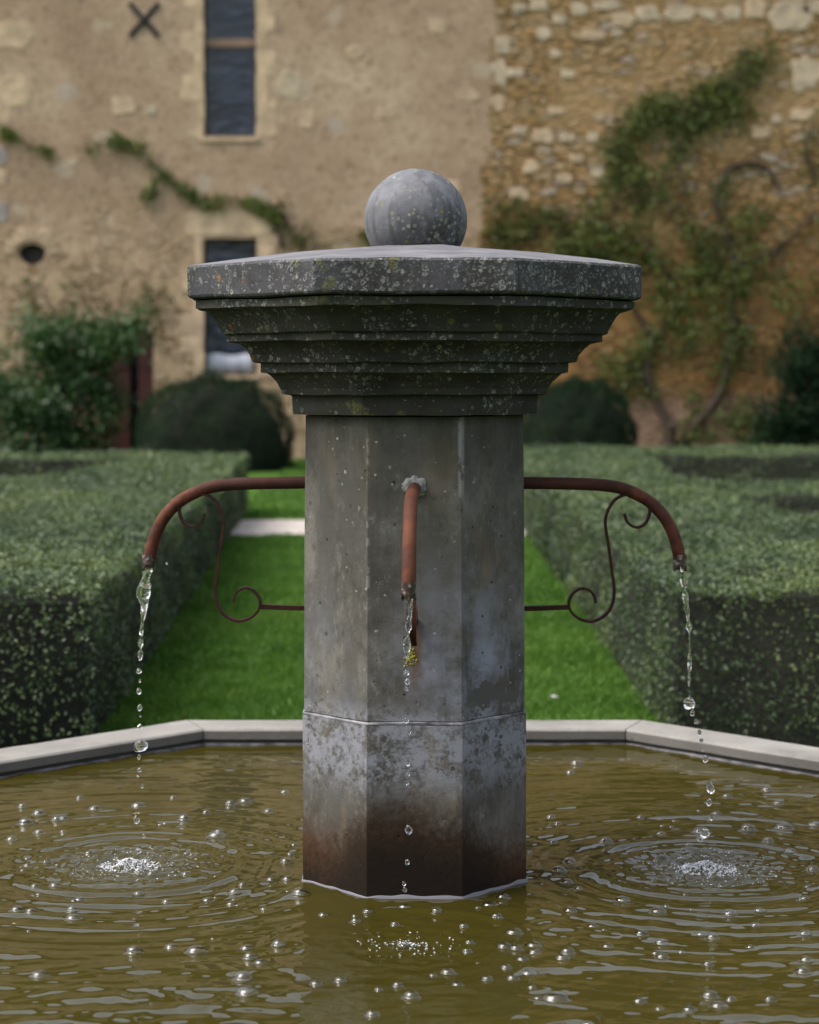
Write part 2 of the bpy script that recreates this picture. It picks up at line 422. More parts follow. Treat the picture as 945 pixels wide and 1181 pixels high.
def mat_masonry():
    b = NB('old_masonry'); X, Y, Z = b.xyz()
    big = b.noise(.55, 5, .62); mid = b.noise(2.6, 6, .68); fine = b.noise(11, 6, .75)
    # --- lime plaster
    col = b.ramp(big, [(.32, (.385, .265, .178)), (.5, (.50, .357, .243)), (.68, (.61, .47, .33))])
    col = b.mix(b.rng(mid, .42, .66, 0, .6), col, (.41, .28, .185))
    col = b.mix(b.rng(fine, .52, .66, 0, .9), col, (.21, .14, .09))
    col = b.mix(b.rng(fine, .44, .30, 0, .65), col, (.63, .53, .41))
    mp = b.map((1, 1, 1.25), (.3, 0, .4))
    v = b.vor(1.15, vec=mp); cl = b.n('ShaderNodeSeparateColor'); b.set(cl.inputs[0], b.vor(1.15, out='Color', vec=mp))
    st = b.math('MULTIPLY', b.rng(b.math('ADD', v, b.math('MULTIPLY', b.math('SUBTRACT', mid, .5), .9)), .28, .14), b.math('GREATER_THAN', cl.outputs[0], .55))
    col = b.mix(b.math('MULTIPLY', st, .6), col, b.ramp(cl.outputs[1], [(0, (.58, .49, .37)), (.6, (.60, .50, .34)), (1, (.46, .42, .38))]))
    low = b.rng(b.math('ADD', Z, b.math('MULTIPLY', b.math('SUBTRACT', big, .5), 3.5)), 4.6, 2.4)
    col = b.mix(b.math('MULTIPLY', low, .6), col, b.ramp(mid, [(.35, (.50, .35, .19)), (.6, (.68, .53, .35))]))
    rub = b.math('MULTIPLY', low, b.rng(mid, .45, .55))
    vv = b.vor(4.2, 'DISTANCE_TO_EDGE', vec=b.map((1, 1, 1.7)))
    col = b.mix(b.math('MULTIPLY', rub, b.rng(vv, .12, .02)), col, (.19, .11, .045))
    hP = b.math('ADD', b.math('MULTIPLY', mid, .6), b.math('ADD', b.math('MULTIPLY', fine, .6), b.math('MULTIPLY', b.math('MULTIPLY', rub, b.rng(vv, .02, .1)), .8)))
    plaster = col
    # --- coursed rubble
    wv = b.n('ShaderNodeVectorMath', operation='ADD'); b.set(wv.inputs[0], b.map((1.25, 1, 3.0)))
    sc = b.n('ShaderNodeVectorMath', operation='SCALE'); b.set(sc.inputs[0], b.noise(2.2, 3, col=True)); sc.inputs['Scale'].default_value = .35
    b.set(wv.inputs[1], sc.outputs[0]); w = wv.outputs[0]
    e = b.vor(2.7, 'DISTANCE_TO_EDGE', vec=w); cl = b.n('ShaderNodeSeparateColor'); b.set(cl.inputs[0], b.vor(2.7, out='Color', vec=w))
    stone = b.ramp(cl.outputs[0], [(0, (.36, .22, .09)), (.35, (.42, .275, .135)), (.65, (.47, .33, .18)), (.86, (.52, .40, .255)), (.96, (.42, .36, .30))])
    col = b.mix(b.rng(mid, .4, .7, 0, .5), stone, (.39, .245, .115))
    smear = b.rng(big, .42, .62)
    col = b.mix(b.math('MULTIPLY', smear, .7), col, b.ramp(mid, [(.3, (.34, .215, .098)), (.7, (.46, .31, .16))]))
    joint = b.math('MULTIPLY', b.rng(e, .17, .02), b.rng(big, .62, .44, .12, .9))
    col = b.mix(b.math('MULTIPLY', joint, .8), col, (.20, .115, .045))
    col = b.mix(b.rng(fine, .56, .72, 0, .7), col, (.17, .10, .045))
    dmp = b.math('MULTIPLY', b.rng(b.math('ADD', Z, b.math('MULTIPLY', b.math('SUBTRACT', mid, .5), 2)), 5.4, 2.6), .8)
    col = b.mix(dmp, col, b.ramp(b.noise(2.2, 5, .65), [(.3, (.17, .085, .03)), (.7, (.38, .20, .07))]))
    pk = b.math('MULTIPLY', b.rng(b.math('ADD', Z, b.math('MULTIPLY', b.math('SUBTRACT', mid, .5), .9)), .95, .55), .8)
    col = b.mix(pk, col, (.34, .22, .165))
    hR = b.math('ADD', b.math('MULTIPLY', b.rng(e, .0, .17), b.rng(big, .62, .44, .3, 1)), b.math('MULTIPLY', fine, .4))
    # --- ragged edge where the plaster stops
    ex = b.math('ADD', X, b.math('MULTIPLY', b.math('SUBTRACT', b.noise(1.6, 6, .7, b.map((1, 1, .8))), .5), .9))
    ex = b.math('ADD', ex, b.math('MULTIPLY', b.rng(Z, 6.5, 4.0), .25))
    f = b.rng(ex, 1.44, 1.50)
    h = b.n('ShaderNodeMix', data_type='FLOAT'); b.set(h.inputs[0], f); b.set(h.inputs[2], hP); b.set(h.inputs[3], hR)
    return b.bsdf(b.mix(f, plaster, col), .93, b.bump(h.outputs[0], .95, .07), .12)

M = dict(
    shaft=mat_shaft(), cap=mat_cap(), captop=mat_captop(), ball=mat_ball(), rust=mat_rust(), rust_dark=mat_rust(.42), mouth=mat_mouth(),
    mortar=mat_plain('grey_mortar', (.27, .275, .26), .9, 60, .5, .8, .006),
    lime=mat_plain('lime_deposit', (.21, .205, .22), .7, 18, .9, .5, .003),
    coping=mat_coping(), basin=mat_plain('damp_basin_stone', (.06, .056, .05), .6, 20),
    water=mat_water(), clear=mat_glass_water(), drop=mat_glass_water('clear_drop', .0, 0), film=mat_bubble(), foam=mat_foam(),
    lawn=mat_lawn(),
    grass=mat_leaf('grass_blade', [(0, (.048, .120, .013)), (.5, (.088, .205, .022)), (.85, (.13, .26, .034)), (1, (.19, .25, .06))], .6, 1.5),
    gravel=mat_plain('pale_gravel', (.47, .425, .385), .95, 14, .4, .8, .01),
    hedge=mat_leaf('box_leaf', [(0, (.012, .026, .013)), (.3, (.044, .076, .033)), (.62, (.105, .155, .062)), (.9, (.165, .21, .068)), (1, (.23, .25, .08))], .46, 1.3, .36),
    hedge_core=mat_plain('hedge_shade_core', (.012, .014, .008), .95, 30, .5, 1, .03),  # solid filler, coloured dark so the leaf gaps look shaded
    yew=mat_leaf('yew_needle', [(0, (.006, .014, .008)), (.55, (.014, .032, .016)), (.9, (.026, .056, .022)), (1, (.05, .08, .03))], .7, 2, .06),
    rose=mat_leaf('rose_leaf', [(0, (.016, .042, .016)), (.45, (.036, .088, .026)), (.8, (.066, .145, .038)), (1, (.13, .19, .045))], .5, 1.2),
    ivy=mat_leaf('creeper_leaf', [(0, (.060, .080, .018)), (.5, (.11, .15, .028)), (.8, (.16, .19, .04)), (1, (.24, .21, .06))], .55, 1.6),
    autumn=mat_leaf('turning_leaf', [(0, (.070, .042, .018)), (.3, (.085, .080, .018)), (.6, (.115, .145, .026)), (.78, (.16, .16, .035)), (.9, (.17, .095, .03)), (1, (.12, .055, .02))], .6, .9),
    turning=mat_leaf('climber_leaf', [(0, (.055, .040, .016)), (.25, (.06, .075, .016)), (.55, (.095, .135, .022)), (.82, (.15, .175, .033)), (.93, (.17, .095, .03)), (1, (.12, .055, .02))], .6, .9),
    twig=mat_plain('brown_twig', (.095, .062, .040), .9, 25),
    bark=mat_plain('dark_bark', (.070, .048, .036), .9, 20),
    masonry=mat_masonry(),
    dressed=mat_plain('pale_dressed_stone', (.565, .42, .28), .9, 2.6, .32, .9, .05),
    white_stone=mat_plain('white_limestone', (.52, .415, .295), .9, 3, .35, .8, .04),
    grey_stone=mat_plain('grey_stone', (.33, .29, .265), .9, 4, .3, .6, .03),
    redwood=mat_plain('dark_red_wood', (.075, .022, .020), .6, 12, .35, .3, .004),
    iron=mat_plain('dark_iron', (.030, .020, .020), .7, 12),
    dark=mat_plain('dark_interior', (.006, .006, .007), .9, 3),
    tiles=mat_plain('brown_roof_tiles', (.13, .085, .06), .9, 1.2, .3, .6, .05),
    frame=mat_plain('brown_window_frame', (.26, .17, .12), .6, 6, .2),
    panel=mat_plain('pale_wavy_panel', (.42, .45, .52), .8, 4, .15),
    petal=mat_plain('white_petal', (.5, .5, .48), .6, 20, .1),
    vent=mat_plain('dim_recess', (.045, .042, .04), .9, 3),
    moss=mat_plain('dark_moss', (.022, .022, .014), .95, 60),
)
def mat_window():
    b = NB('window_glass')
    w = b.noise(1.0, 3, .6, b.map((1.6, 1, 4.5)), dist=1.2)
    col = b.ramp(w, [(.45, (.012, .018, .032)), (.62, (.03, .042, .07)), (.72, (.08, .10, .14))])  # paler wavy streaks: cloud reflections painted into the pane colour
    return b.bsdf(col, .08, b.bump(w, .25, .08), .5)
M['glass'] = mat_window()

# ------------------------------------------------------------------ camera, light
sc = bpy.context.scene
cam = bpy.data.cameras.new('camera')
co = bpy.data.objects.new('camera', cam); C.objects.link(co)
co.location = (0, CAMY, EYE); co.rotation_euler = (PI / 2, 0, 0)
cam.sensor_fit = 'VERTICAL'; cam.sensor_height = 36; cam.sensor_width = 28.8
FPX = 2330.0
cam.lens = FPX / 1181 * 36
cam.shift_y = -(590.5 - 430) / 1181
cam.shift_x = -(478.3 - 472.5) / 1181
cam.clip_end = 2000; cam.clip_start = .05
cam.dof.use_dof = True; cam.dof.focus_distance = 4.72; cam.dof.aperture_fstop = 3.6; cam.dof.aperture_blades = 0
sc.camera = co

SUN_EL, SUN_AZ = R(58), R(-102)      # azimuth from +Y towards +X
sun_dir = Vector((math.sin(SUN_AZ) * math.cos(SUN_EL), math.cos(SUN_AZ) * math.cos(SUN_EL), math.sin(SUN_EL)))
w = bpy.data.worlds.new('World'); sc.world = w; w.use_nodes = True
wt = w.node_tree; wt.nodes.clear()
sky = wt.nodes.new('ShaderNodeTexSky'); sky.sky_type = 'NISHITA'; sky.sun_disc = False
sky.sun_elevation = SUN_EL; sky.sun_rotation = SUN_AZ
sky.air_density = 1.0; sky.dust_density = 6.0; sky.ozone_density = 1.0
hs = wt.nodes.new('ShaderNodeHueSaturation'); hs.inputs['Saturation'].default_value = .5
bg = wt.nodes.new('ShaderNodeBackground'); bg.inputs['Strength'].default_value = .15
wo = wt.nodes.new('ShaderNodeOutputWorld')
wt.links.new(sky.outputs[0], hs.inputs['Color']); wt.links.new(hs.outputs[0], bg.inputs[0]); wt.links.new(bg.outputs[0], wo.inputs[0])
sl = bpy.data.lights.new('sun', 'SUN'); so = bpy.data.objects.new('sun', sl); C.objects.link(so)
sl.energy = 0.8; sl.angle = R(40); sl.color = (1, .96, .90)
so.rotation_euler = sun_dir.to_track_quat('Z', 'Y').to_euler()
so.location = sun_dir * 60
sc.view_settings.view_transform = 'Standard'; sc.view_settings.look = 'None'
sc.view_settings.exposure = 1.33; sc.view_settings.gamma = 1.0; sc.view_settings.use_curve_mapping = False
sc.cycles.use_denoising = True
sc.cycles.caustics_reflective = False; sc.cycles.caustics_refractive = False
sc.cycles.max_bounces = 10; sc.cycles.transmission_bounces = 8; sc.cycles.transparent_max_bounces = 16
sc.cycles.sample_clamp_indirect = 6

# photo pixel + distance -> world (used once to measure the place)
def px(x, y, d): return ((x - 478.3) * d / FPX, d + CAMY, EYE - (y - 430) * d / FPX)

# ------------------------------------------------------------------ fountain
def octa(a):
    r = a / math.cos(PI / 8)
    return [(r * math.cos(PI / 8 + k * PI / 4), r * math.sin(PI / 8 + k * PI / 4)) for k in range(8)]

def octa_profile(bm, prof, wob=0.0, bottom=True, top=True, top_mi=0, sub=1):
    """stack octagon rings (a, z); each side cut into sub pieces with a slight wobble for worn edges"""
    rings = []
    for (a, z) in prof:
        o = octa(a); ring = []
        for k in range(8):
            p, q = o[k], o[(k + 1) % 8]
            for s in range(sub):
                t = s / sub
                x, y = p[0] * (1 - t) + q[0] * t, p[1] * (1 - t) + q[1] * t
                dz = da = 0
                if wob:
                    dz = wob * mnoise.noise((x * 9, y * 9, z * 40)); da = wob * mnoise.noise((x * 9 + 7, y * 9, z * 40))
                ring.append(bm.verts.new((x * (1 + da / a), y * (1 + da / a), z + dz)))
        rings.append(ring)
    n = 8 * sub
    for i in range(len(rings) - 1):
        for k in range(n):
            bm.faces.new((rings[i][k], rings[i][(k + 1) % n], rings[i + 1][(k + 1) % n], rings[i + 1][k]))
    if bottom: bm.faces.new(rings[0][::-1])
    if top: bm.faces.new(rings[-1]).material_index = top_mi
    return rings

fountain = empty('fountain', (0, 0, 0), 'tall octagonal grey stone fountain pillar with stepped cap and ball, standing in the water', 'fountain')
A = .2635
bm = bmesh.new(); octa_profile(bm, [(A + .003, -.40), (A + .003, .402), (A - .001, .4055)], .0016, sub=8)
from_bm('base_block', bm, M['shaft'], fountain)
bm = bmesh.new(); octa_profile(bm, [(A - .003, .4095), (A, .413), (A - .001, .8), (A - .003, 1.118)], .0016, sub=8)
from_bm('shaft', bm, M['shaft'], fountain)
bm = bmesh.new(); octa_profile(bm, [(A + .0012, .4035), (A + .0032, .405), (A + .0030, .4085), (A + .0008, .4105)], .0026, sub=14)
from_bm('mortar_joint', bm, M['lime'], fountain)

def aof(hw): return hw * 4.9415 / (FPX + .414 * hw)
def zof(hw, y): return EYE + (430 - y) * (4.9415 - .414 * aof(hw)) / FPX
# mouldings, measured from the silhouette (half width, y) from bottom up
sil = [(140, 477.5), (140.6, 474), (142, 457), (143, 455.8), (152.5, 454.5), (154.5, 448), (159.5, 440), (166, 433.5), (170, 430.6), (177.5, 429.5), (177.6, 419.5),
       (187, 418), (190, 410), (195.5, 402.5), (203, 396), (216.5, 394), (216.4, 386.5), (222.5, 384.5), (226, 376), (232, 367), (240.5, 359), (253.5, 356), (253, 347.2)]
prof = [(A - .012, zof(128, 477.5))] + [(aof(h), zof(h, y)) for h, y in sil] + [(aof(250), zof(253, 346.8))]
bm = bmesh.new(); octa_profile(bm, prof, .0034, sub=16)
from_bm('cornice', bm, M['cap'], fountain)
aS = aof(262); zb, zt = zof(253, 346.8) + .003, zof(262, 305.5)
bm = bmesh.new()
rings = octa_profile(bm, [(aS - .012, zb), (aS - .003, zb + .003), (aS, zb + .008), (aS, zt - .006), (aS - .005, zt)], .0028, top=False, sub=16)
prev = rings[-1]
apex = 1.5255
for (a, z) in ((aS * .8, zt + (apex - zt) * .31), (aS * .55, zt + (apex - zt) * .66), (aS * .3, zt + (apex - zt) * .93), (.09, apex)):
    o = octa(a); ring = []
    for k in range(8):
        p, q = o[k], o[(k + 1) % 8]
        for s in range(16):
            t = s / 16
            x, y = p[0] * (1 - t) + q[0] * t, p[1] * (1 - t) + q[1] * t
            ring.append(bm.verts.new((x, y, z + .003 * mnoise.noise((x * 8, y * 8, 3)))))
    for k in range(128):
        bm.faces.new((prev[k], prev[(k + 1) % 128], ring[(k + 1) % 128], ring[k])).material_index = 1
    prev = ring
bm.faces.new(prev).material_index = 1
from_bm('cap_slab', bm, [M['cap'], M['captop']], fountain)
bm = bmesh.new(); bmesh.ops.create_uvsphere(bm, u_segments=72, v_segments=48, radius=.1262)
for v in bm.verts:
    k = 1 + .006 * mnoise.noise(v.co * 14) + .003 * mnoise.noise(v.co * 50)
    v.co *= k
    v.co.z = max(v.co.z, -.115)
from_bm('ball_finial', bm, M['ball'], fountain, (0.003, 0, 1.5925), smooth=True)

# spouts --------------------------------------------------------------
u = 4.9415 / FPX
pipe_rz = [(116, 556.3), (128, 556.5), (150, 556.8), (175, 557.2), (200, 558), (224, 559.8), (240, 563), (255, 569), (270, 577.5), (283, 589.5), (292, 602), (299, 617), (303.5, 632), (305.5, 645)]
scroll_px = [(236, 592), (232, 602.6), (221.5, 607.7), (211.5, 602.5), (206.7, 589), (210.2, 578.5), (220, 571.8), (235, 570), (248, 577), (256, 591), (258, 604), (254.5, 628), (251, 654.5),
             (248, 678), (250, 696), (258.6, 709), (273.4, 716), (288, 713), (298, 704), (300, 693), (294.5, 683), (285, 678), (275.5, 681), (270.4, 688.6), (269.6, 694.5)]
def rz(h, y): return (h * u, EYE - (y - 430) * u)
def make_spout(rotz, tilt, dz):
    """built along +x, then turned"""
    mt = Matrix.Rotation(rotz, 4, 'Z')
    def P(r, z, s=0): return mt @ Vector((r, s + tilt * max(0, r - .27), z + dz))
    pts = spline([P(*rz(h, y)) for h, y in pipe_rz], 6)
    bm = bmesh.new(); tube_bm(bm, pts, [.0152 + .0006 * mnoise.noise((i * .4, rotz, 0)) for i in range(len(pts))], 20)
    sp = from_bm('spout', bm, M['rust'], fountain, smooth=True)
    # flared, split mouth
    r0, z0 = rz(305.5, 645)
    bm = bmesh.new()
    rings = []
    for (rr, zz, k) in ((.0165, z0 + .012, 0), (.0168, z0 - .002, 0), (.0158, z0 - .012, .2), (.0172, z0 - .020, 1), (.0135, z0 - .019, 1), (.0125, z0 + .004, 0)):
        ring = []
        for j in range(18):
            a = 2 * PI * j / 18
            notch = .009 * k * math.sin(a * 3 + rotz)
            ring.append(bm.verts.new(P(r0 + .0015 + rr * math.cos(a), zz + notch, rr * math.sin(a))))
        rings.append(ring)
    for i in range(len(rings) - 1):
        for j in range(18):
            bm.faces.new((rings[i][j], rings[i][(j + 1) % 18], rings[i + 1][(j + 1) % 18], rings[i + 1][j]))
    from_bm('pipe_mouth', bm, M['mouth'], sp, smooth=True)
    # scroll bracket: flat bar, plus the straight tie bar into the stone
    side = (mt @ Vector((0, 1, 0)))
    sp_pts = spline([P(*rz(478 - x, y)) for x, y in scroll_px], 5)
    bm = bmesh.new(); tube_bm(bm, sp_pts, 0, flat=(side, .021, .0062))
    from_bm('scroll_bracket', bm, M['rust_dark'], sp)
    bm = bmesh.new(); tube_bm(bm, [P(.235, EYE - (701.5 - 430) * u), P(.30, EYE - (701 - 430) * u), P((478 - 299) * u, EYE - (699.5 - 430) * u)], 0, flat=(side, .018, .011))
    from_bm('tie_bar', bm, M['rust_dark'], sp)
    # mortar collar at the root
    bm = bmesh.new(); bmesh.ops.create_icosphere(bm, subdivisions=4, radius=1)
    c = P(.262, EYE - (555 - 430) * u)
    for v in bm.verts:
        k = 1 + .35 * mnoise.noise(v.co * 2.2 + Vector((rotz, 0, 0))) + .15 * mnoise.noise(v.co * 6)
        q = v.co * k
        v.co = c + mt @ Vector((q.x * (.012 if abs(rotz + PI / 2) < .1 else .004), q.y * (.0265 if abs(rotz + PI / 2) < .1 else .019), q.z * (.024 if abs(rotz + PI / 2) < .1 else .018)))
    from_bm('mortar_collar', bm, M['mortar'], sp, smooth=True)
    return P
P_left = make_spout(PI, 0, 0)
P_right = make_spout(0, 0, -.001)
P_front = make_spout(-PI / 2, -.032, 0)
# yellow lichen clump under the front bracket
bm = bmesh.new()
for i in range(80):
    m = Matrix.Translation((-.012 + random.gauss(0, .006), -.2640, .566 + random.gauss(0, .010))) @ Matrix.Scale(random.uniform(.5, 1), 4)
    bmesh.ops.create_icosphere(bm, subdivisions=1, radius=.0030, matrix=m)
M['lichen'] = mat_plain('yellow_lichen', (.34, .29, .045), .9, 60, .4)
from_bm('yellow_lichen', bm, M['lichen'], fountain)
# ------------------------------------------------------------------ basin
AI, AO = 1.668, 1.850
basin = empty('fountain_basin', (0, 0, GROUND), 'low octagonal fountain basin with pale flat coping stones around the olive water', 'basin')
def to_local(o): o.location = (0, 0, -GROUND); return o
bm = bmesh.new(); bo, bi = octa(AO - .04), octa(AI + .014)
for z0, z1 in ((GROUND, .018),):
    vo0 = [bm.verts.new((*p, z0)) for p in bo]; vo1 = [bm.verts.new((*p, z1)) for p in bo]
    vi0 = [bm.verts.new((*p, z0)) for p in bi]; vi1 = [bm.verts.new((*p, z1)) for p in bi]
    for k in range(8):
        j = (k + 1) % 8
        bm.faces.new((vo0[k], vo0[j], vo1[j], vo1[k])); bm.faces.new((vi0[k], vi1[k], vi1[j], vi0[j])); bm.faces.new((vo1[k], vo1[j], vi1[j], vi1[k]))
to_local(from_bm('basin_wall', bm, M['basin'], basin))
for k in range(8):
    j = (k + 1) % 8
    oi, oo = octa(AI), octa(AO)
    bm = bmesh.new(); g = .0015
    def lerp(p, q, t): return (p[0] + (q[0] - p[0]) * t, p[1] + (q[1] - p[1]) * t)
    n = 20; bev = .006
    sec = []
    for s in range(n + 1):
        t = g + (1 - 2 * g) * s / n
        pi_, po_ = lerp(oi[k], oi[j], t), lerp(oo[k], oo[j], t)
        def at(f, z):
            p = lerp(pi_, po_, f); q = mnoise.noise((p[0] * 7, p[1] * 7, z * 30)) * .0018
            return bm.verts.new((p[0], p[1], z + q))
        sec.append([at(0, .021), at(0, .054 - bev), at(bev / .18, .054), at(1 - bev / .18, .054), at(1, .054 - bev), at(1, .012)])
    for s in range(n):
        for q in range(6):
            bm.faces.new((sec[s][q], sec[s + 1][q], sec[s + 1][(q + 1) % 6], sec[s][(q + 1) % 6]))
    bm.faces.new(sec[0]); bm.faces.new(sec[-1][::-1])
    to_local(from_bm('coping_stone', bm, M['coping'], basin))
# lime tide line just above the water on the inner wall
bm = bmesh.new(); ri = octa(AI + .013); ro = octa(AI + .004)
n = 60
for k in range(8):
    j = (k + 1) % 8; prev = None
    for s in range(n + 1):
        t = s / n; p = lerp(ri[k], ri[j], t); q = lerp(ro[k], ro[j], t)
        hh = .0075 + .003 * mnoise.noise((p[0] * 6, p[1] * 6, 0))
        cur = [bm.verts.new((*q, -.01)), bm.verts.new((*q, hh * .8)), bm.verts.new((*p, hh))]
        if prev:
            bm.faces.new((prev[0], cur[0], cur[1], prev[1])); bm.faces.new((prev[1], cur[1], cur[2], prev[2]))
        prev = cur
to_local(from_bm('lime_tide_line', bm, M['lime'], basin))

# ------------------------------------------------------------------ water
IMP = [(-.705, .05, 1.0), (.715, .02, 1.0), (-.020, -.655, .35)]      # where the jets strike
def water_height(X, Y):
    rng = np.random.default_rng(5)
    Z = np.zeros_like(X)
    # broad lazy background waves
    mask = np.zeros_like(X)
    for i in range(14):
        a = rng.uniform(0, 2 * PI); k = 2 * PI / rng.uniform(.35, 1.2); mask += np.sin(X * k * math.cos(a) + Y * k * math.sin(a) + rng.uniform(0, 6.28))
    mask = 1 / (1 + np.exp(-mask * .8))
    for i in range(46):
        a = PI / 2 + rng.normal(0, .55)
        lam = math.exp(rng.uniform(math.log(.06), math.log(.22)))
        k = 2 * PI / lam
        amp = .0062 * lam / (2 * PI)
        wv = 2 * ((1 + np.sin(X * k * math.cos(a) + Y * k * math.sin(a) + rng.uniform(0, 6.28) + .6 * mask)) / 2) ** 4
        Z += amp * wv * (.35 + 1.0 * mask)
    for (cx, cy, s) in IMP:
        dx, dy = X - cx, Y - cy
        r = np.hypot(dx, dy) + 1e-6; th = np.arctan2(dy, dx)
        wob = .012 * np.sin(3 * th + 1.3 + cx) + .008 * np.sin(5 * th + 9 * r) + .006 * np.sin(9 * th - 14 * r)
        rr = r + wob * np.clip(r / .3, 0, 1.5)
        mod = (.62 + .45 * np.sin(2 * th + 5 * r + cx * 3) * np.cos(3 * th - 3 * r) + .35 * np.sin(7 * th + 11 * r) * np.sin(X * 6 + Y * 9)) * (.55 + .6 * mask)
        for lam, sl, r0, dec in ((.050, .30, .05, .24), (.072, .27, .10, .42), (.096, .21, .2, .55), (.130, .075, .35, .8)):
            env = np.clip((r - r0 * .3) / r0, 0, 1) * np.exp(-r / dec)
            md = mod if lam > .1 else .55 + .45 * mod
            r_ = rr if lam > .1 else r + .4 * wob
            Z += s * sl * lam / (2 * PI) * env * md * 1.5 * ((1 + np.cos(2 * PI * r_ / lam)) / 2) ** 3.2
        # turbulent chop close to the strike
        env = np.exp(-(r / .17) ** 2)
        for i in range(26):
            a = rng.uniform(0, 2 * PI); lam = rng.uniform(.016, .05); k = 2 * PI / lam
            Z += s * .13 * lam / (2 * PI) * env * np.sin(dx * k * math.cos(a) + dy * k * math.sin(a) + rng.uniform(0, 6.28))
        Z += s * .010 * np.exp(-(r / .028) ** 2) - s * .004 * np.exp(-((r - .06) / .02) ** 2)
    return Z
step = .0052
xs = np.arange(-1.70, 1.70 + step, step); ys = np.arange(-1.70, 1.70 + step, step)
XX, YY = np.meshgrid(xs, ys)
ZZ = water_height(XX, YY)
an = np.stack([XX * math.cos(q) + YY * math.sin(q) for q in [k * PI / 4 for k in range(8)]]).max(0)
inside = (an < AI + .012)
cell = inside[:-1, :-1] & inside[1:, :-1] & inside[:-1, 1:] & inside[1:, 1:]
idx = np.arange(XX.size).reshape(XX.shape)
F = np.stack([idx[:-1, :-1], idx[:-1, 1:], idx[1:, 1:], idx[1:, :-1]], -1)[cell]
used = np.unique(F); remap = np.full(XX.size, -1); remap[used] = np.arange(len(used))
V = np.stack([XX.ravel(), YY.ravel(), ZZ.ravel()], 1)[used]
water = link('water', np_mesh('water', V, remap[F], smooth=True), M['water'])
tag(water, 'rippled olive green water filling the octagonal basin', 'water', kind='structure')

# foam line round the pillar foot
bm = bmesh.new(); prev = None; tot = 8 * 40
pr = octa(A + .004)
for i in range(tot + 1):
    k = (i // 40) % 8; t = (i % 40) / 40
    p = lerp(pr[k], pr[(k + 1) % 8], t)
    rr = math.hypot(*p); d = (p[0] / rr, p[1] / rr)
    wd = .0035 + .003 * mnoise.noise((p[0] * 16, p[1] * 16, 0)); h = .0080 + .005 * mnoise.noise((p[0] * 22, p[1] * 22, 5))
    z0 = .002
    cur = [bm.verts.new((p[0], p[1], z0 + h)), bm.verts.new((p[0] + d[0] * wd * .7, p[1] + d[1] * wd * .7, z0 + h * .75)), bm.verts.new((p[0] + d[0] * wd * 1.3, p[1] + d[1] * wd * 1.3, -.006))]
    if prev:
        bm.faces.new((prev[0], cur[0], cur[1], prev[1])); bm.faces.new((prev[1], cur[1], cur[2], prev[2]))
    prev = cur
M['scum'] = mat_foam('lilac_scum', (.16, .16, .18), .6, .15)
o = from_bm('foam_line', bm, M['scum'], None, smooth=True); tag(o, 'thin pale foam line hugging the foot of the pillar at the water', 'foam', kind='stuff')

# bubbles --------------------------------------------------------------
def bubble_mesh():
    bm = bmesh.new(); n = 20
    prof = [(1.42, -.10), (1.32, .05), (1.15, .10), (1.02, .20)] + [(math.cos(a), .08 + math.sin(a)) for a in [R(x) for x in (12, 25, 38, 50, 62, 74, 84)]]
    rings = [[bm.verts.new((r * math.cos(2 * PI * j / n), r * math.sin(2 * PI * j / n), z)) for j in range(n)] for r, z in prof]
    top = bm.verts.new((0, 0, 1.08))
    for i in range(len(rings) - 1):
        for j in range(n): bm.faces.new((rings[i][j], rings[i][(j + 1) % n], rings[i + 1][(j + 1) % n], rings[i + 1][j])).material_index = 1 if i < 2 else 0
    for j in range(n): bm.faces.new((rings[-1][j], rings[-1][(j + 1) % n], top))
    bmesh.ops.recalc_face_normals(bm, faces=bm.faces)
    me = bpy.data.meshes.new('bubble'); bm.to_mesh(me); bm.free()
    me.polygons.foreach_set('use_smooth', [True] * len(me.polygons))
    return me
def wz(x, y): return float(water_height(np.array([[x]]), np.array([[y]]))[0, 0])
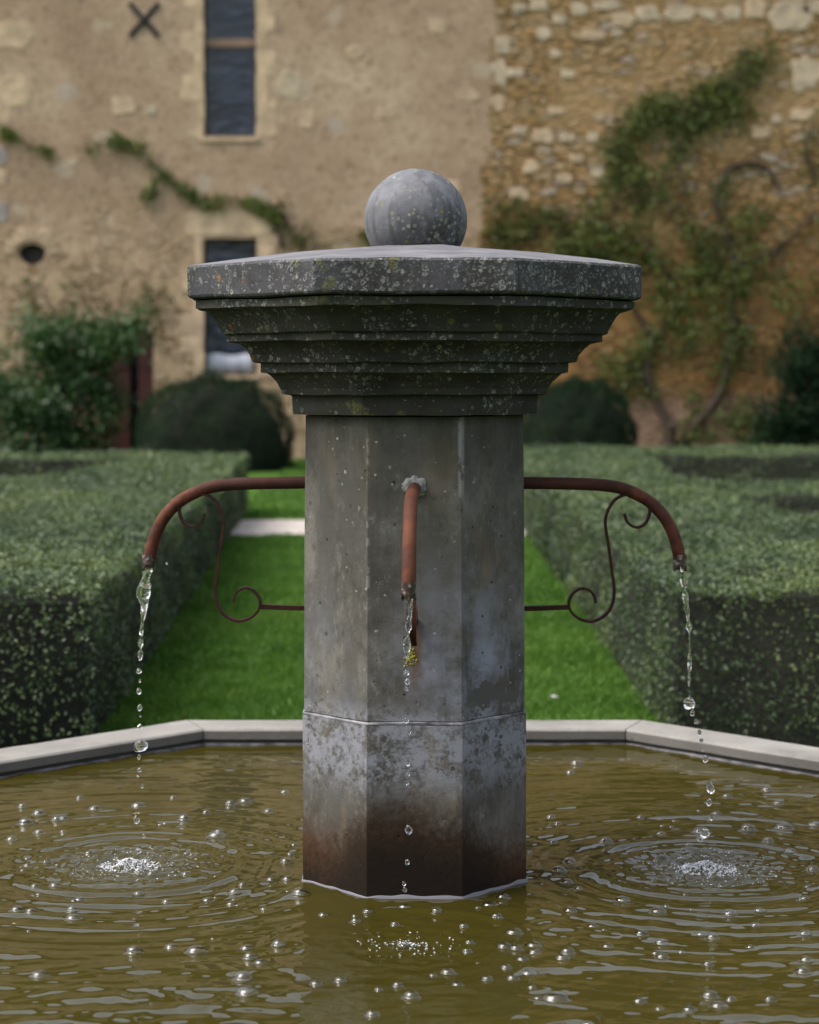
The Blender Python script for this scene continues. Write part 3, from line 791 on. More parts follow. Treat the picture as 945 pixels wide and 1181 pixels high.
bub_px = [(46, 1124, 9), (227, 1094, 11), (198, 1091, 7), (155, 1096, 9), (281, 1127, 10), (286, 1143, 12), (289, 1103, 8), (301, 1109, 7), (285, 1092, 7), (322, 1088, 8),
          (85, 1058, 8), (84, 1050, 6), (66, 945, 6), (110, 932, 7), (213, 945, 7), (250, 962, 9), (253, 960, 6), (266, 926, 6), (283, 922, 7), (160, 927, 8), (92, 1037, 6),
          (30, 948, 8), (45, 937, 7), (46, 959, 6), (14, 967, 6), (74, 943, 6), (200, 920, 4), (329, 912, 5), (330, 994, 6), (332, 1014, 6), (313, 1016, 5), (347, 1030, 9), (271, 1030, 6),
          (365, 1135, 7), (430, 1169, 8), (475, 1148, 9), (459, 1137, 6), (437, 1142, 5), (393, 1131, 7), (374, 1054, 6), (411, 1062, 6), (425, 1051, 6), (467, 1045, 7), (504, 1052, 6),
          (565, 1043, 8), (573, 1058, 6), (580, 1034, 7), (593, 1074, 9), (582, 1092, 8), (596, 1094, 7), (616, 1090, 8), (617, 1099, 7), (603, 1107, 7), (610, 1121, 8), (592, 1128, 7), (584, 1117, 6),
          (562, 1130, 6), (517, 1121, 8), (528, 1136, 6), (535, 1069, 5), (542, 1088, 5), (600, 1020, 8), (649, 1105, 8), (641, 1148, 14), (614, 1140, 5), (621, 1152, 5), (679, 1181, 7),
          (665, 880, 6), (658, 890, 5), (718, 1037, 8), (759, 1051, 8), (763, 1087, 7), (764, 1103, 7), (757, 1099, 5), (786, 1098, 4), (842, 1053, 8), (822, 1081, 7), (809, 1077, 6),
          (843, 1153, 6), (819, 1147, 9), (829, 1159, 9), (795, 1164, 7), (738, 1153, 7), (817, 1112, 6), (866, 1093, 5), (926, 1121, 8), (930, 1108, 7), (888, 1154, 6), (871, 1068, 5), (928, 1077, 6),
          (885, 911, 6), (898, 927, 6), (904, 953, 10), (863, 955, 8), (940, 950, 8), (886, 970, 6), (809, 958, 9), (827, 940, 5), (839, 918, 5), (763, 962, 5), (699, 971, 7), (739, 943, 4),
          (657, 993, 7), (645, 1004, 7), (654, 1017, 6), (658, 1050, 7), (684, 1069, 6), (740, 1078, 7), (701, 1092, 6), (655, 1098, 8), (912, 983, 6), (937, 1002, 7), (876, 1050, 6), (636, 942, 5), (644, 950, 4),
          (175, 1008, 5), (160, 1032, 5), (193, 1040, 6), (240, 1037, 6), (64, 1020, 6), (20, 1050, 7), (36, 1053, 6), (215, 1008, 5), (310, 935, 5), (238, 937, 4), (92, 920, 4), (26, 930, 5)]
bme = bubble_mesh(); bme.materials.append(M['film']); bme.materials.append(M['water'])
rngb = random.Random(3)
allb = [(x, y, r, 0) for x, y, r in bub_px]
k = 0
while k < 95:
    # extra small ones crowded round the two strikes and behind the pillar foot
    cx, cy, s = rngb.choice(IMP[:2] + IMP)
    a = rngb.uniform(0, 2 * PI); r = abs(rngb.gauss(.38, .20))
    x, y = cx + r * math.cos(a), cy + r * math.sin(a)
    if max(abs(x), abs(y)) > 1.6 or max(abs(x), abs(y), (abs(x) + abs(y)) * .707) < A + .03 or y < -1.15: continue
    allb.append((x, y, rngb.uniform(.004, .0115), 1)); k += 1
for i, (x, y, r, wld) in enumerate(allb):
    if not wld:
        d = FPX * EYE / (y + r * .4 - 430); X_, Y_, _ = px(x, y, d); rad = r * 1.1 * d / FPX
    else:
        X_, Y_, rad = x, y, r
    if max(abs(X_), abs(Y_), (abs(X_) + abs(Y_)) * .7071) < A + .012 + rad: continue
    b = bpy.data.objects.new('bubble', bme); C.objects.link(b)
    b.location = (X_, Y_, wz(X_, Y_) - .0006)
    b.scale = (rad, rad, rad * rngb.uniform(.55, .85)); b.rotation_euler[2] = rngb.uniform(0, 6)
    if r == 14: tag(b, 'largest clear round bubble floating on the water right of the pillar foot', 'bubble', 'bubbles floating on the basin water')
    else: tag(b, 'small clear bubble floating on the rippled olive water', 'bubble', 'bubbles floating on the basin water')

# jets ------------------------------------------------------------------
def stream(name, chain, label, ph):
    """lumpy twisting rope of water through (x, y, z, radius)"""
    pts = spline([c[:3] for c in chain], 6)
    rad = [v[0] for v in spline([(c[3], 0, 0) for c in chain], 6)]
    bm = bmesh.new(); n = 14; rings = []
    for i, p in enumerate(pts):
        ring = []
        for j in range(n):
            a = 2 * PI * j / n
            k = 1 + .28 * math.sin(2 * a + i * .35 + ph) + .18 * mnoise.noise((math.cos(a) * 1.5, math.sin(a) * 1.5 + ph, i * .30))
            r = max(.0007, rad[i]) * k
            ring.append(bm.verts.new((p.x + r * math.cos(a), p.y + r * math.sin(a), p.z)))
        rings.append(ring)
    for i in range(len(rings) - 1):
        for j in range(n): bm.faces.new((rings[i][j], rings[i][(j + 1) % n], rings[i + 1][(j + 1) % n], rings[i + 1][j]))
    bm.faces.new(rings[0]); bm.faces.new(rings[-1])
    return tag(from_bm(name, bm, M['clear'], None, smooth=True), label, 'water jet')

def drop_mesh(seed, stretch):
    bm = bmesh.new(); bmesh.ops.create_icosphere(bm, subdivisions=3, radius=1)
    for v in bm.verts:
        k = 1 + .22 * mnoise.noise(v.co * 1.3 + Vector((seed, 0, 0)))
        v.co *= k; v.co.z *= stretch
        if v.co.z > 0: v.co.x *= 1 - .25 * v.co.z / stretch; v.co.y *= 1 - .25 * v.co.z / stretch
    me = bpy.data.meshes.new('water_drop'); bm.to_mesh(me); bm.free()
    me.polygons.foreach_set('use_smooth', [True] * len(me.polygons)); me.materials.append(M['drop'])
    return me
DR = [drop_mesh(1, 1.0), drop_mesh(4, 1.35), drop_mesh(9, 1.8), drop_mesh(15, .9)]
def drop(X_, Y_, Z_, r, label, group, me=None):
    o = bpy.data.objects.new('water_drop', me or random.choice(DR)); C.objects.link(o)
    o.location = (X_, Y_, Z_); o.scale = (r, r, r); o.rotation_euler = (random.uniform(-.3, .3), random.uniform(-.3, .3), random.uniform(0, 6))
    return tag(o, label, 'water drop', group)

D0 = 4.9415
def chain_px(lst, d): return [(*px(x, y, d), r * d / FPX) for x, y, r in lst]
stream('water_jet', chain_px([(172, 646, 4.2), (170.5, 656, 5.2), (168.5, 666, 6.0), (166.5, 678, 6.6), (165.5, 688, 6.2), (166.5, 698, 5.0), (166, 706, 2.8), (164.5, 716, 1.6), (163.5, 726, 2.6), (163, 735, 1.5),
                               (162.5, 743, 2.9), (162.5, 748, 1.2), (162.2, 754, 2.6), (161.8, 762, .9)], D0), 'ragged clear water jet falling from the left rusty spout', .4)
stream('water_jet', chain_px([(786, 643, 4), (787.5, 652, 4.4), (788, 660, 3.0), (789, 668, 4.4), (789.5, 678, 2.2), (790.5, 686, 3.4), (791.5, 696, 2.4), (793, 706, 3.0), (794, 716, 1.6), (795, 723, 3.0), (795.3, 730, 1.2), (795.5, 740, .8),
                               (795.5, 752, 1.1), (795.6, 760, 2.8), (795.5, 767, 2.4), (795.2, 776, 1.0), (795, 782, 2.2), (794.7, 792, .8)], D0), 'thin beaded clear water jet falling from the right rusty spout', 2.1)
DF = 4.29
stream('water_jet', chain_px([(471.5, 672, 3.6), (472, 682, 3.6), (472.8, 694, 2.6), (473.2, 704, 3.4), (472, 714, 2.6), (471.4, 724, 3.0), (471, 731, 1.2), (470, 738, 3.2), (469.6, 746, 3.4), (469.5, 753, 3.0), (469.3, 761, .8)], DF),
       'short clear water jet in front of the pillar, from the middle spout', 4.0)
LG = ('clear water drop falling below the left spout', 'falling drops below the left spout')
RG = ('clear water drop falling below the right spout', 'falling drops below the right spout')
FG = ('clear water drop falling in front of the pillar below the middle spout', 'falling drops below the middle spout')
def drops(lst, d, lg, y_imp=0):
    for (x, y, r, k) in lst:
        X_, Y_, Z_ = px(x, y, d); drop(X_, Y_, Z_, r * d / FPX, lg[0], lg[1], DR[k])
drops([(160.5, 774, 3.2, 0), (161.5, 785, 1.3, 2), (160.5, 797, 2.8, 1), (161.5, 816, 2.9, 1), (162, 826, 1.2, 0), (161.8, 838, 2.7, 0), (160.3, 873, 2.0, 2), (161, 888, 2.6, 0), (159, 895, 1.4, 3), (164, 907, 1.6, 1),
       (158, 945, 3.6, 1), (160, 981, 3.4, 0), (192.5, 650, 1.3, 0), (166, 964, 2, 1)], D0, LG)
tag(drop(*px(162.5, 860, D0), 8.2 * D0 / FPX, 'largest round water drop, hanging just above the basin coping at left', LG[1], DR[3]), None)
drops([(795.5, 803, 1.1, 2), (799, 822, 2.6, 2), (803, 832, 2.2, 1), (807, 845, 2.6, 1), (808.5, 854, 3.0, 0), (814, 875, 3.4, 1), (811, 865, 1.6, 0), (819, 908, 4.4, 2), (818, 925, 3.4, 1), (821, 942, 2.6, 2), (813, 961, 6.0, 0), (808, 968, 3.2, 0)], D0, RG)
tag(drop(*px(795, 811, D0), 7.4 * D0 / FPX, 'largest round water drop below the right spout, in front of the hedge', RG[1], DR[0]), None)
drops([(468.5, 776, 3.4, 0), (470, 786, 2.8, 1), (469, 794, 1.6, 2), (468.5, 831, 3.2, 0), (474, 846, 2.4, 0), (470.5, 880, 2.6, 1), (470.5, 893, 2.4, 0), (471.5, 957, 4.0, 1), (470, 994, 2.6, 1), (466, 1019, 2, 1), (467, 1026, 2.2, 1), (470, 903, 1.5, 2)], DF, FG)

# splash crowns: heaps of froth, thrown beads
def splash(cx, cy, s, label, seed):
    rg = random.Random(seed)
    bm = bmesh.new()
    def blob(x, y, z, r, mi):
        before = len(bm.faces)
        res = bmesh.ops.create_icosphere(bm, subdivisions=1, radius=r, matrix=Matrix.Translation((x, y, z)) @ Matrix.Rotation(rg.uniform(0, 3), 4, 'X') @ Matrix.Diagonal((1, rg.uniform(.7, 1.1), rg.uniform(.6, 1), 1)))
        for v in res['verts']:
            for f in v.link_faces: f.material_index = mi
    for i in range(int(1100 * s)):
        r_ = abs(rg.gauss(0, .030)) * s ** .5; a = rg.uniform(0, 2 * PI)
        h = max(0, .013 * s * math.exp(-(r_ / .030) ** 2))
        blob(cx + r_ * math.cos(a) * 1.3, cy + r_ * math.sin(a), rg.uniform(0, h) + .001, rg.uniform(.0007, .0024) * (1.5 if rg.random() < .08 else 1), 0 if rg.random() < (.75 if s > 1 else .35) else 1)
    for i in range(int(150 * s)):
        r_ = rg.uniform(.03, .15) * s ** .5; a = rg.uniform(0, 2 * PI)
        x, y = cx + r_ * math.cos(a), cy + r_ * math.sin(a)
        blob(x, y, wz(x, y) + rg.uniform(0, .004), rg.uniform(.0007, .0022), 1 if rg.random() < .5 else 0)
    for i in range(int(4 * s) if s > 1 else 0):   # thrown threads
        a = rg.uniform(0, 2 * PI); r0 = rg.uniform(.02, .05); l = rg.uniform(.012, .03)
        p = Vector((cx + r0 * math.cos(a), cy + r0 * math.sin(a), .004)); d = Vector((math.cos(a), math.sin(a), 1.3)).normalized()
        tube_bm(bm, [p, p + d * l * .5, p + d * l + Vector((0, 0, -.003))], [.0022, .0013, .0019], 6, mi=1)
    for f in bm.faces: f.smooth = True
    o = from_bm('splash', bm, [M['foam'], M['clear']], None)
    return tag(o, label, 'splash')
splash(*IMP[0][:2], 1.5, 'white frothy splash where the left jet strikes the water', 1)
splash(*IMP[1][:2], 1.6, 'white frothy splash where the right jet strikes the water', 2)
splash(*IMP[2][:2], .6, 'small clear splash in front of the pillar foot', 3)

# ------------------------------------------------------------------ ground
def sheet(name, x0, x1, y0, y1, z, mat, label, cat, nx=1, ny=1):
    bm = bmesh.new()
    bmesh.ops.create_grid(bm, x_segments=nx, y_segments=ny, size=.5)
    for v in bm.verts: v.co = Vector((x0 + (v.co.x + .5) * (x1 - x0), y0 + (v.co.y + .5) * (y1 - y0), z))
    if nx > 1:
        for v in bm.verts: v.co.y += .05 * mnoise.noise((v.co.x * 3.1, v.co.y, 0)) + .03 * mnoise.noise((v.co.x * 11, v.co.y, 4))
    o = from_bm(name, bm, mat); return tag(o, label, cat, kind='structure')
sheet('lawn', -400, 400, -400, 400, GROUND, M['lawn'], 'green lawn ground stretching to the house', 'lawn')
def ydist(d): return d + CAMY
LX = lambda d: -1.335 - (.57 / 14.9) * (d - 8.4)     # inner face of the left hedge
sheet('gravel_path', -2.4, 1.35, ydist(19.9), ydist(22.1), GROUND + .012, M['gravel'], 'pale gravel path crossing the lawn between the hedges', 'path', 60, 2)

def grass():
    rg = np.random.default_rng(21); parts = []
    for d0, d1, dens, ln, wd in ((8.0, 10.5, 9000, .040, .0050), (10.5, 14, 6000, .042, .0065), (14, 19.95, 3000, .045, .0095), (22.05, 37.5, 900, .055, .018)):
        n = int((d1 - d0) * 3.2 * dens)
        d = rg.uniform(d0, d1, n); x = rg.uniform(-2.15, 1.2, n)
        keep = (x > -1.38 - (.57 / 14.9) * (d - 8.4)) & (x < 1.12); d, x = d[keep], x[keep]
        y = d + CAMY; n = len(d)
        clump = np.sin(x * 5.1 + np.sin(y * 3.3) * 2) * np.sin(y * 4.3 + x * 2) + np.sin(x * 11 + y * 7) * .5
        L = ln * rg.uniform(.55, 1.2, n) * (1 + .22 * clump)
        a = rg.uniform(0, 2 * PI, n); lean = rg.normal(0, .45, (n, 2))
        base = np.stack([x, y, np.full(n, GROUND - .003)], 1)
        wdir = np.stack([np.cos(a), np.sin(a), np.zeros(n)], 1) * wd * .5
        mid = base + np.stack([lean[:, 0] * L * .4, lean[:, 1] * L * .4, L * .6], 1)
        tip = base + np.stack([lean[:, 0] * L, lean[:, 1] * L, L * .95], 1)
        V = np.stack([base - wdir, base + wdir, mid + wdir * .8, tip, mid - wdir * .8], 1).reshape(-1, 3)
        F = np.arange(n * 5).reshape(n, 5)
        parts.append((V, F, 0))
    # the lawn round the basin, outside the photograph's frame
    n = 90000
    x = rg.uniform(-4.5, 4.5, n); y = rg.uniform(-2.6, 3.6, n)
    keep = (np.maximum.reduce([np.abs(x), np.abs(y), (np.abs(x) + np.abs(y)) * .7071]) > AO - .03) & (np.abs(x) > .9)
    x, y = x[keep], y[keep]; n = len(x); L = .05 * rg.uniform(.55, 1.2, n); a = rg.uniform(0, 2 * PI, n); lean = rg.normal(0, .45, (n, 2))
    base = np.stack([x, y, np.full(n, GROUND - .003)], 1); wdir = np.stack([np.cos(a), np.sin(a), np.zeros(n)], 1) * .005
    mid = base + np.stack([lean[:, 0] * L * .4, lean[:, 1] * L * .4, L * .6], 1); tip = base + np.stack([lean[:, 0] * L, lean[:, 1] * L, L * .95], 1)
    parts.append((np.stack([base - wdir, base + wdir, mid + wdir * .8, tip, mid - wdir * .8], 1).reshape(-1, 3), np.arange(n * 5).reshape(n, 5), 0))
    V, F, Mi = join_np(parts)
    o = link('grass', np_mesh('grass', V, F), M['grass'])
    return tag(o, 'short mown green grass between the two box hedges and round the basin', 'grass', kind='stuff')
grass()
bm = bmesh.new()
for i in range(7):
    bmesh.ops.create_icosphere(bm, subdivisions=1, radius=.010, matrix=Matrix.Translation((random.gauss(0, .014), random.gauss(0, .010), random.uniform(.0, .014))) @ Matrix.Diagonal((1, .8, .4, 1)))
xx, yy, _ = px(640, 803, FPX * 1.58 / (803 - 430))
tag(from_bm('fallen_petal', bm, M['petal'], None, (xx, yy, GROUND + .035), smooth=True), 'small white petal lying on the grass right of the pillar', 'petal')

# ------------------------------------------------------------------ hedges
HT = EYE - .912     # hedge top
def hedge(name, quads, segs, label, seed):
    """quads: plan pieces ((x,d) x4) ; segs: exposed sides ((x0,d0),(x1,d1), outward normal, leaf factor)"""
    rg = np.random.default_rng(seed); parts = []
    def wob(P):
        return (.018 * np.sin(P[:, 0] * 3.1 + P[:, 1] * 1.7) + .014 * np.sin(P[:, 0] * 7.3 - P[:, 1] * 4.9 + 1) + .010 * np.sin(P[:, 0] * 13 + P[:, 1] * 11))
    for q in quads:
        (x0, d0), (x1, d1), (x2, d2), (x3, d3) = q     # x0,x1 near edge left/right; x2,x3 far edge right/left
        dm = d0
        while dm < d2 - 1e-6:
            dn = min(d2, dm + 1.5)
            t0, t1 = (dm - d0) / (d2 - d0), (dn - d0) / (d2 - d0)
            wmax = max(x1 - x0, x2 - x3)
            f = max(1.0, ((dm + dn) / 2 / 9.5))
            dens = 5600 / f ** 1.35
            n = int(wmax * (dn - dm) * dens)
            t = rg.uniform(t0, t1, n); s = rg.uniform(0, 1, n)
            xl = x0 + (x3 - x0) * t; xr = x1 + (x2 - x1) * t
            P = np.stack([xl + (xr - xl) * s, (d0 + (d2 - d0) * t) + CAMY, np.full(n, HT)], 1)
            vis = (np.abs(P[:, 0]) < (P[:, 1] - CAMY) * .26 + .6); P = P[vis]
            P[:, 2] += wob(P) + rg.normal(0, .011, len(P)) - .012 + .012 * np.sin(P[:, 0] * 29 + np.sin(P[:, 1] * 23) * 2)
            spr = rg.random(len(P)) < .04; P[spr, 2] += rg.uniform(.0, .045, spr.sum())
            V, F = leaf_arrays(P, .0215 * f ** .55, rg, np.array([0, 0, 1.0]), .55)
            parts.append((V, F, 0)); dm = dn
    for (x0, d0), (x1, d1), nm in segs:
        Ls = math.hypot(x1 - x0, d1 - d0); steps = max(1, int(Ls / 1.0))
        nrm = np.array([nm[0], nm[1], 0.0])
        for i in range(steps):
            ta, tb = i / steps, (i + 1) / steps
            dm = d0 + (d1 - d0) * (ta + tb) / 2; f = max(1.0, dm / 9.5)
            n = int(Ls / steps * (HT - GROUND) * 2700 / f ** 1.3)
            t = rg.uniform(ta, tb, n); h = rg.uniform(0, 1, n)
            P = np.stack([x0 + (x1 - x0) * t, d0 + (d1 - d0) * t + CAMY, GROUND + .02 + h * (HT - GROUND - .02)], 1)
            top = np.clip((P[:, 2] - (HT - .07)) / .07, 0, 1) ** 2
            off = -.022 * top + .020 * np.sin(P[:, 2] * 9 + P[:, 1] * 3 + P[:, 0] * 3) + .016 * np.sin(P[:, 1] * 8 + P[:, 0] * 9 - P[:, 2] * 13) - np.abs(rg.normal(0, .040, n)) + .014
            off += np.where(rg.random(n) < .05, rg.uniform(0, .045, n), 0) - .012
            low = np.clip((GROUND + .14 - P[:, 2]) / .14, 0, 1); off -= .05 * low
            P += nrm * off[:, None]
            V, F = leaf_arrays(P, .0225 * f ** .5, rg, nrm + np.array([0, 0, .02]), .5)
            parts.append((V, F, 0))
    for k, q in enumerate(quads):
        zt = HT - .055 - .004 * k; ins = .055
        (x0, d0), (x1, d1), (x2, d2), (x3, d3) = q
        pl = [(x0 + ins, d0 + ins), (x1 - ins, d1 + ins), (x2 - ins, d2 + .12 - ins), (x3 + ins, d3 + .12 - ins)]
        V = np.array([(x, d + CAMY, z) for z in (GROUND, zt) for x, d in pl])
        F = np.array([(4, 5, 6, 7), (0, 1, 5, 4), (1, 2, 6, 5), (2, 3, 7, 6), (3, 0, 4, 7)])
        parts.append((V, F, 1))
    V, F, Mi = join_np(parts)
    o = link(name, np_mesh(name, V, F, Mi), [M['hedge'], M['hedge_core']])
    return tag(o, label, 'hedge')
XL = -8.0
hedge('box_hedge', [((XL, 8.4), (LX(8.4), 8.4), (LX(18.2), 18.2), (XL, 18.2)), ((-3.15, 18.2), (LX(18.2), 18.2), (LX(22.1), 22.1), (-3.05, 22.1)), ((XL, 22.1), (LX(22.1), 22.1), (LX(23.3), 23.3), (XL, 23.3))],
      [((-2.6, 8.4), (LX(8.4), 8.4), (0, -1)), ((LX(8.4), 8.4), (LX(23.3), 23.3), (1, 0)), ((-5.6, 22.1), (-3.05, 22.1), (0, -1)), ((-3.15, 18.2), (-3.05, 22.1), (-1, 0)), ((LX(23.3), 23.3), (-5, 23.3), (0, 1))],
      'low clipped box hedge left of the grass strip, behind the left spout', 31)
XR = 8.0
hedge('box_hedge', [((1.08, 8.65), (XR, 8.65), (XR, 12.8), (1.08, 12.8)), ((1.08, 12.8), (2.45, 12.8), (2.35, 15.2), (1.08, 15.2)), ((1.08, 15.2), (XR, 15.2), (XR, 17.2), (1.08, 17.2)),
                    ((1.07, 17.2), (2.27, 17.2), (2.62, 23), (1.06, 23)), ((1.06, 23), (XR, 23), (XR, 25), (1.06, 25))],
      [((1.08, 8.65), (2.9, 8.65), (0, -1)), ((1.08, 8.65), (1.06, 25), (-1, 0)), ((2.35, 15.2), (4.6, 15.2), (0, -1)), ((2.62, 23), (6.2, 23), (0, -1)), ((2.27, 17.2), (2.62, 23), (1, 0)), ((2.45, 12.8), (2.35, 15.2), (1, 0))],
      'low clipped box hedge right of the grass strip, with cut-out openings in its top', 32)

# ------------------------------------------------------------------ clipped yews, bushes
def dome(name, cx, d, rx, ry, h, mat, label, cat, seed, n=26000, size=.05, lump=.06, power=2.4, jag=.035):
    rg = np.random.default_rng(seed)
    v = rg.normal(size=(n, 3)); v[:, 2] = np.abs(v[:, 2]); v /= np.linalg.norm(v, axis=1)[:, None]
    # superellipsoid: clipped with flattish top and steep sides
    k = (np.abs(v[:, 0]) ** power + np.abs(v[:, 1]) ** power + np.abs(v[:, 2]) ** power) ** (-1 / power)
    s = v * k[:, None]
    nz = lump * (np.sin(s[:, 0] * 5 + s[:, 1] * 3 + seed) + np.sin(s[:, 2] * 7 + s[:, 0] * 4) + np.sin(s[:, 0] * 13 - s[:, 2] * 11)) * .5
    s = s * (1 + nz + rg.normal(0, jag, n))[:, None]
    P = s * np.array([rx, ry, h])
    Vl, Fl = leaf_arrays(P, size, rg, v, .8, .4)
    # solid core, coloured dark to stand for shade between the leaves
    bm = bmesh.new(); bmesh.ops.create_icosphere(bm, subdivisions=4, radius=1)
    cv = np.array([q.co for q in bm.verts]); cf = np.array([[w_.index for w_ in f.verts] for f in bm.faces]); bm.free()
    kk = (np.abs(cv) ** power).sum(1) ** (-1 / power)
    cv = cv * kk[:, None] * np.array([rx, ry, h]) * .93; cv[:, 2] = np.maximum(cv[:, 2], 0)
    cf4 = np.concatenate([cf, cf[:, 2:3]], 1)
    t = empty(name, (cx, d + CAMY, GROUND), label, cat)
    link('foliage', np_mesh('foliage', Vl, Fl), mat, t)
    link('shade_core', np_mesh('shade_core', cv, cf), M['hedge_core'], t)
    return t
dome('clipped_yew', -3.40, 34, 1.32, 1.25, 1.50, M['yew'], 'dark rounded clipped yew left of the pillar, in front of the lower window', 'shrub', 41)
dome('clipped_yew', 2.70, 34, 1.0, 1.05, 1.46, M['yew'], 'dark rounded clipped yew just right of the pillar, under the climbing plant', 'shrub', 42)

def bush(name, blobs, d, mat, label, cat, seed, dens=4200, size=.105, stems=8, bark='twig', core=.55):
    """loose leafy bush: clumps of leaves round many small centres on arching stems"""
    rg = np.random.default_rng(seed); Ps = []
    for (cx, cz, r) in blobs:
        n = int(dens * r * r)
        m = max(6, int(14 * r * r * 4)); cc = rg.normal(0, .5, (m, 3)) * r
        c = cc[rg.integers(0, m, n)] + rg.normal(0, .15, (n, 3))
        P = c + np.array([cx, 0, cz]); P[:, 2] = np.maximum(P[:, 2], .03); Ps.append(P)
    P = np.concatenate(Ps); P[:, 1] *= .8
    x0 = np.mean([q[0] for q in blobs])
    t = empty(name, (x0, d + CAMY, GROUND), label, cat)
    P[:, 0] -= x0
    V, F = leaf_arrays(P, size, rg, np.array([0, -.3, .6]), .9, .6)
    link('foliage', np_mesh('foliage', V, F), mat, t)
    bm = bmesh.new()
    for i in range(stems):
        q = blobs[i % len(blobs)]
        bx = (q[0] - x0) * .6 + rg.normal(0, .12)
        a = Vector((bx, rg.normal(0, .1), 0)); e = Vector((q[0] - x0 + rg.normal(0, .2), rg.normal(0, .2), q[1] + q[2] * .4))
        tube_bm(bm, spline([a, a.lerp(e, .45) + Vector((rg.normal(0, .1), 0, .15)), e], 5), [.03 - .0022 * j for j in range(11)], 6)
    from_bm('stem', bm, M[bark], t)
    return t
SC = 36 / FPX
def bl(x, y, r): return ((x - 478.3) * SC, EYE - (y - 430) * SC - GROUND, r)
bush('rose_bush', [bl(15, 450, .7), bl(20, 500, .7), bl(55, 400, .55), bl(70, 430, .7), bl(65, 490, .75), bl(110, 395, .48), bl(140, 400, .42), bl(100, 440, .55), bl(108, 490, .45), bl(130, 460, .22), bl(150, 388, .26), bl(85, 385, .3), bl(45, 375, .25)], 36.2, M['rose'],
     'tall loose leafy rose bush in front of the dark red door at left', 'bush', 51)
bush('dark_bush', [bl(925, 430, .6), bl(945, 470, .9), bl(912, 480, .6), bl(900, 500, .5), bl(930, 405, .35), bl(965, 420, .7), bl(880, 508, .35)], 35.6, M['yew'], 'dark evergreen bush at the far right behind the hedge', 'bush', 52, 5200, .09)

# ------------------------------------------------------------------ house and barn
DW = 38.0; YW = DW + CAMY; SW = DW / FPX
def wx(x): return (x - 478.3) * SW
def wzp(y): return EYE - (y - 430) * SW
def wall_mesh(x0, x1, z0, z1, y, holes, depth=.26, step=1.0):
    """front face with openings; holes: dict(rect=(xa,xb,za,zb), outline=[(x,z)..] or None)"""
    bm = bmesh.new()
    def brk(a, b, extra):
        s = {a, b, *extra}; n = int((b - a) / step)
        for i in range(1, n): s.add(round(a + (b - a) * i / n, 3))
        return sorted(s)
    xs_ = brk(x0, x1, [v for h in holes for v in h['rect'][:2]]); zs_ = brk(z0, z1, [v for h in holes for v in h['rect'][2:]])
    vm = {}
    def vt(x, z, yy=y):
        k = (round(x, 4), round(z, 4), round(yy, 4))
        if k not in vm: vm[k] = bm.verts.new((x, yy, z))
        return vm[k]
    for i in range(len(xs_) - 1):
        for j in range(len(zs_) - 1):
            cx, cz = (xs_[i] + xs_[i + 1]) / 2, (zs_[j] + zs_[j + 1]) / 2
            if any(h['rect'][0] < cx < h['rect'][1] and h['rect'][2] < cz < h['rect'][3] for h in holes): continue
            bm.faces.new((vt(xs_[i], zs_[j]), vt(xs_[i + 1], zs_[j]), vt(xs_[i + 1], zs_[j + 1]), vt(xs_[i], zs_[j + 1])))
    for h in holes:
        xa, xb, za, zb = h['rect']; ol = h.get('outline')
        if ol:
            cx, cz = (xa + xb) / 2, (za + zb) / 2
            outer = []
            for (x, z) in ol:
                dx, dz = x - cx, z - cz
                k = min(((xb - cx) / abs(dx)) if abs(dx) > 1e-6 else 1e9, ((zb - cz) / abs(dz)) if abs(dz) > 1e-6 else 1e9)
                outer.append((cx + dx * k, cz + dz * k))
            m = len(ol)
            for i in range(m):
                j = (i + 1) % m
                a, b_, c_, d_ = ol[i], ol[j], outer[j], outer[i]
                if abs(a[0] - d_[0]) + abs(a[1] - d_[1]) < 1e-5 and abs(b_[0] - c_[0]) + abs(b_[1] - c_[1]) < 1e-5: continue
                try: bm.faces.new([bm.verts.new((p[0], y, p[1])) for p in (a, b_, c_, d_)])
                except ValueError: pass
        else:
            ol = [(xa, za), (xb, za), (xb, zb), (xa, zb)]
        m = len(ol)
        for i in range(m):
            a, b_ = ol[i], ol[(i + 1) % m]
            bm.faces.new([bm.verts.new(p) for p in ((a[0], y, a[1]), (b_[0], y, b_[1]), (b_[0], y + depth, b_[1]), (a[0], y + depth, a[1]))])
    # top and back so that the wall is solid
    q = [bm.verts.new(p) for p in ((x0, y, z1), (x1, y, z1), (x1, y + .6, z1), (x0, y + .6, z1), (x0, y + .6, z0), (x1, y + .6, z0), (x0, y, z0), (x1, y, z0))]
    bm.faces.new(q[:4]); bm.faces.new((q[3], q[2], q[5], q[4])); bm.faces.new((q[0], q[3], q[4], q[6])); bm.faces.new((q[1], q[7], q[5], q[2]))
    bmesh.ops.remove_doubles(bm, verts=bm.verts, dist=1e-4)
    return bm

house = empty('plaster_house', (wx(300), YW, GROUND), 'old plastered stone house filling the left background, two tall windows', 'house')
HL = (-wx(300), -YW, -GROUND)
def hp(o): o.location = HL; return o
W1 = (wx(235), wx(296), wzp(157), 9.0); W2 = (wx(235), wx(296), wzp(432), wzp(275))
DR_ = (wx(118), wx(177), GROUND, wzp(374))
dcx, dr = (DR_[0] + DR_[1]) / 2, (DR_[1] - DR_[0]) / 2
spring = DR_[3] - dr * .62
arch = [(DR_[1], GROUND), (DR_[1], spring)] + [(dcx + dr * math.cos(R(a)), spring + dr * .62 * math.sin(R(a))) for a in range(10, 180, 10)] + [(DR_[0], spring), (DR_[0], GROUND)]
oc = (wx(37), wzp(293)); orx, orz = .25, .20
ocu = [(oc[0] + orx * math.cos(a) * (1 + .08 * math.sin(3 * a)), oc[1] + orz * math.sin(a)) for a in [2 * PI * i / 24 for i in range(24)]]
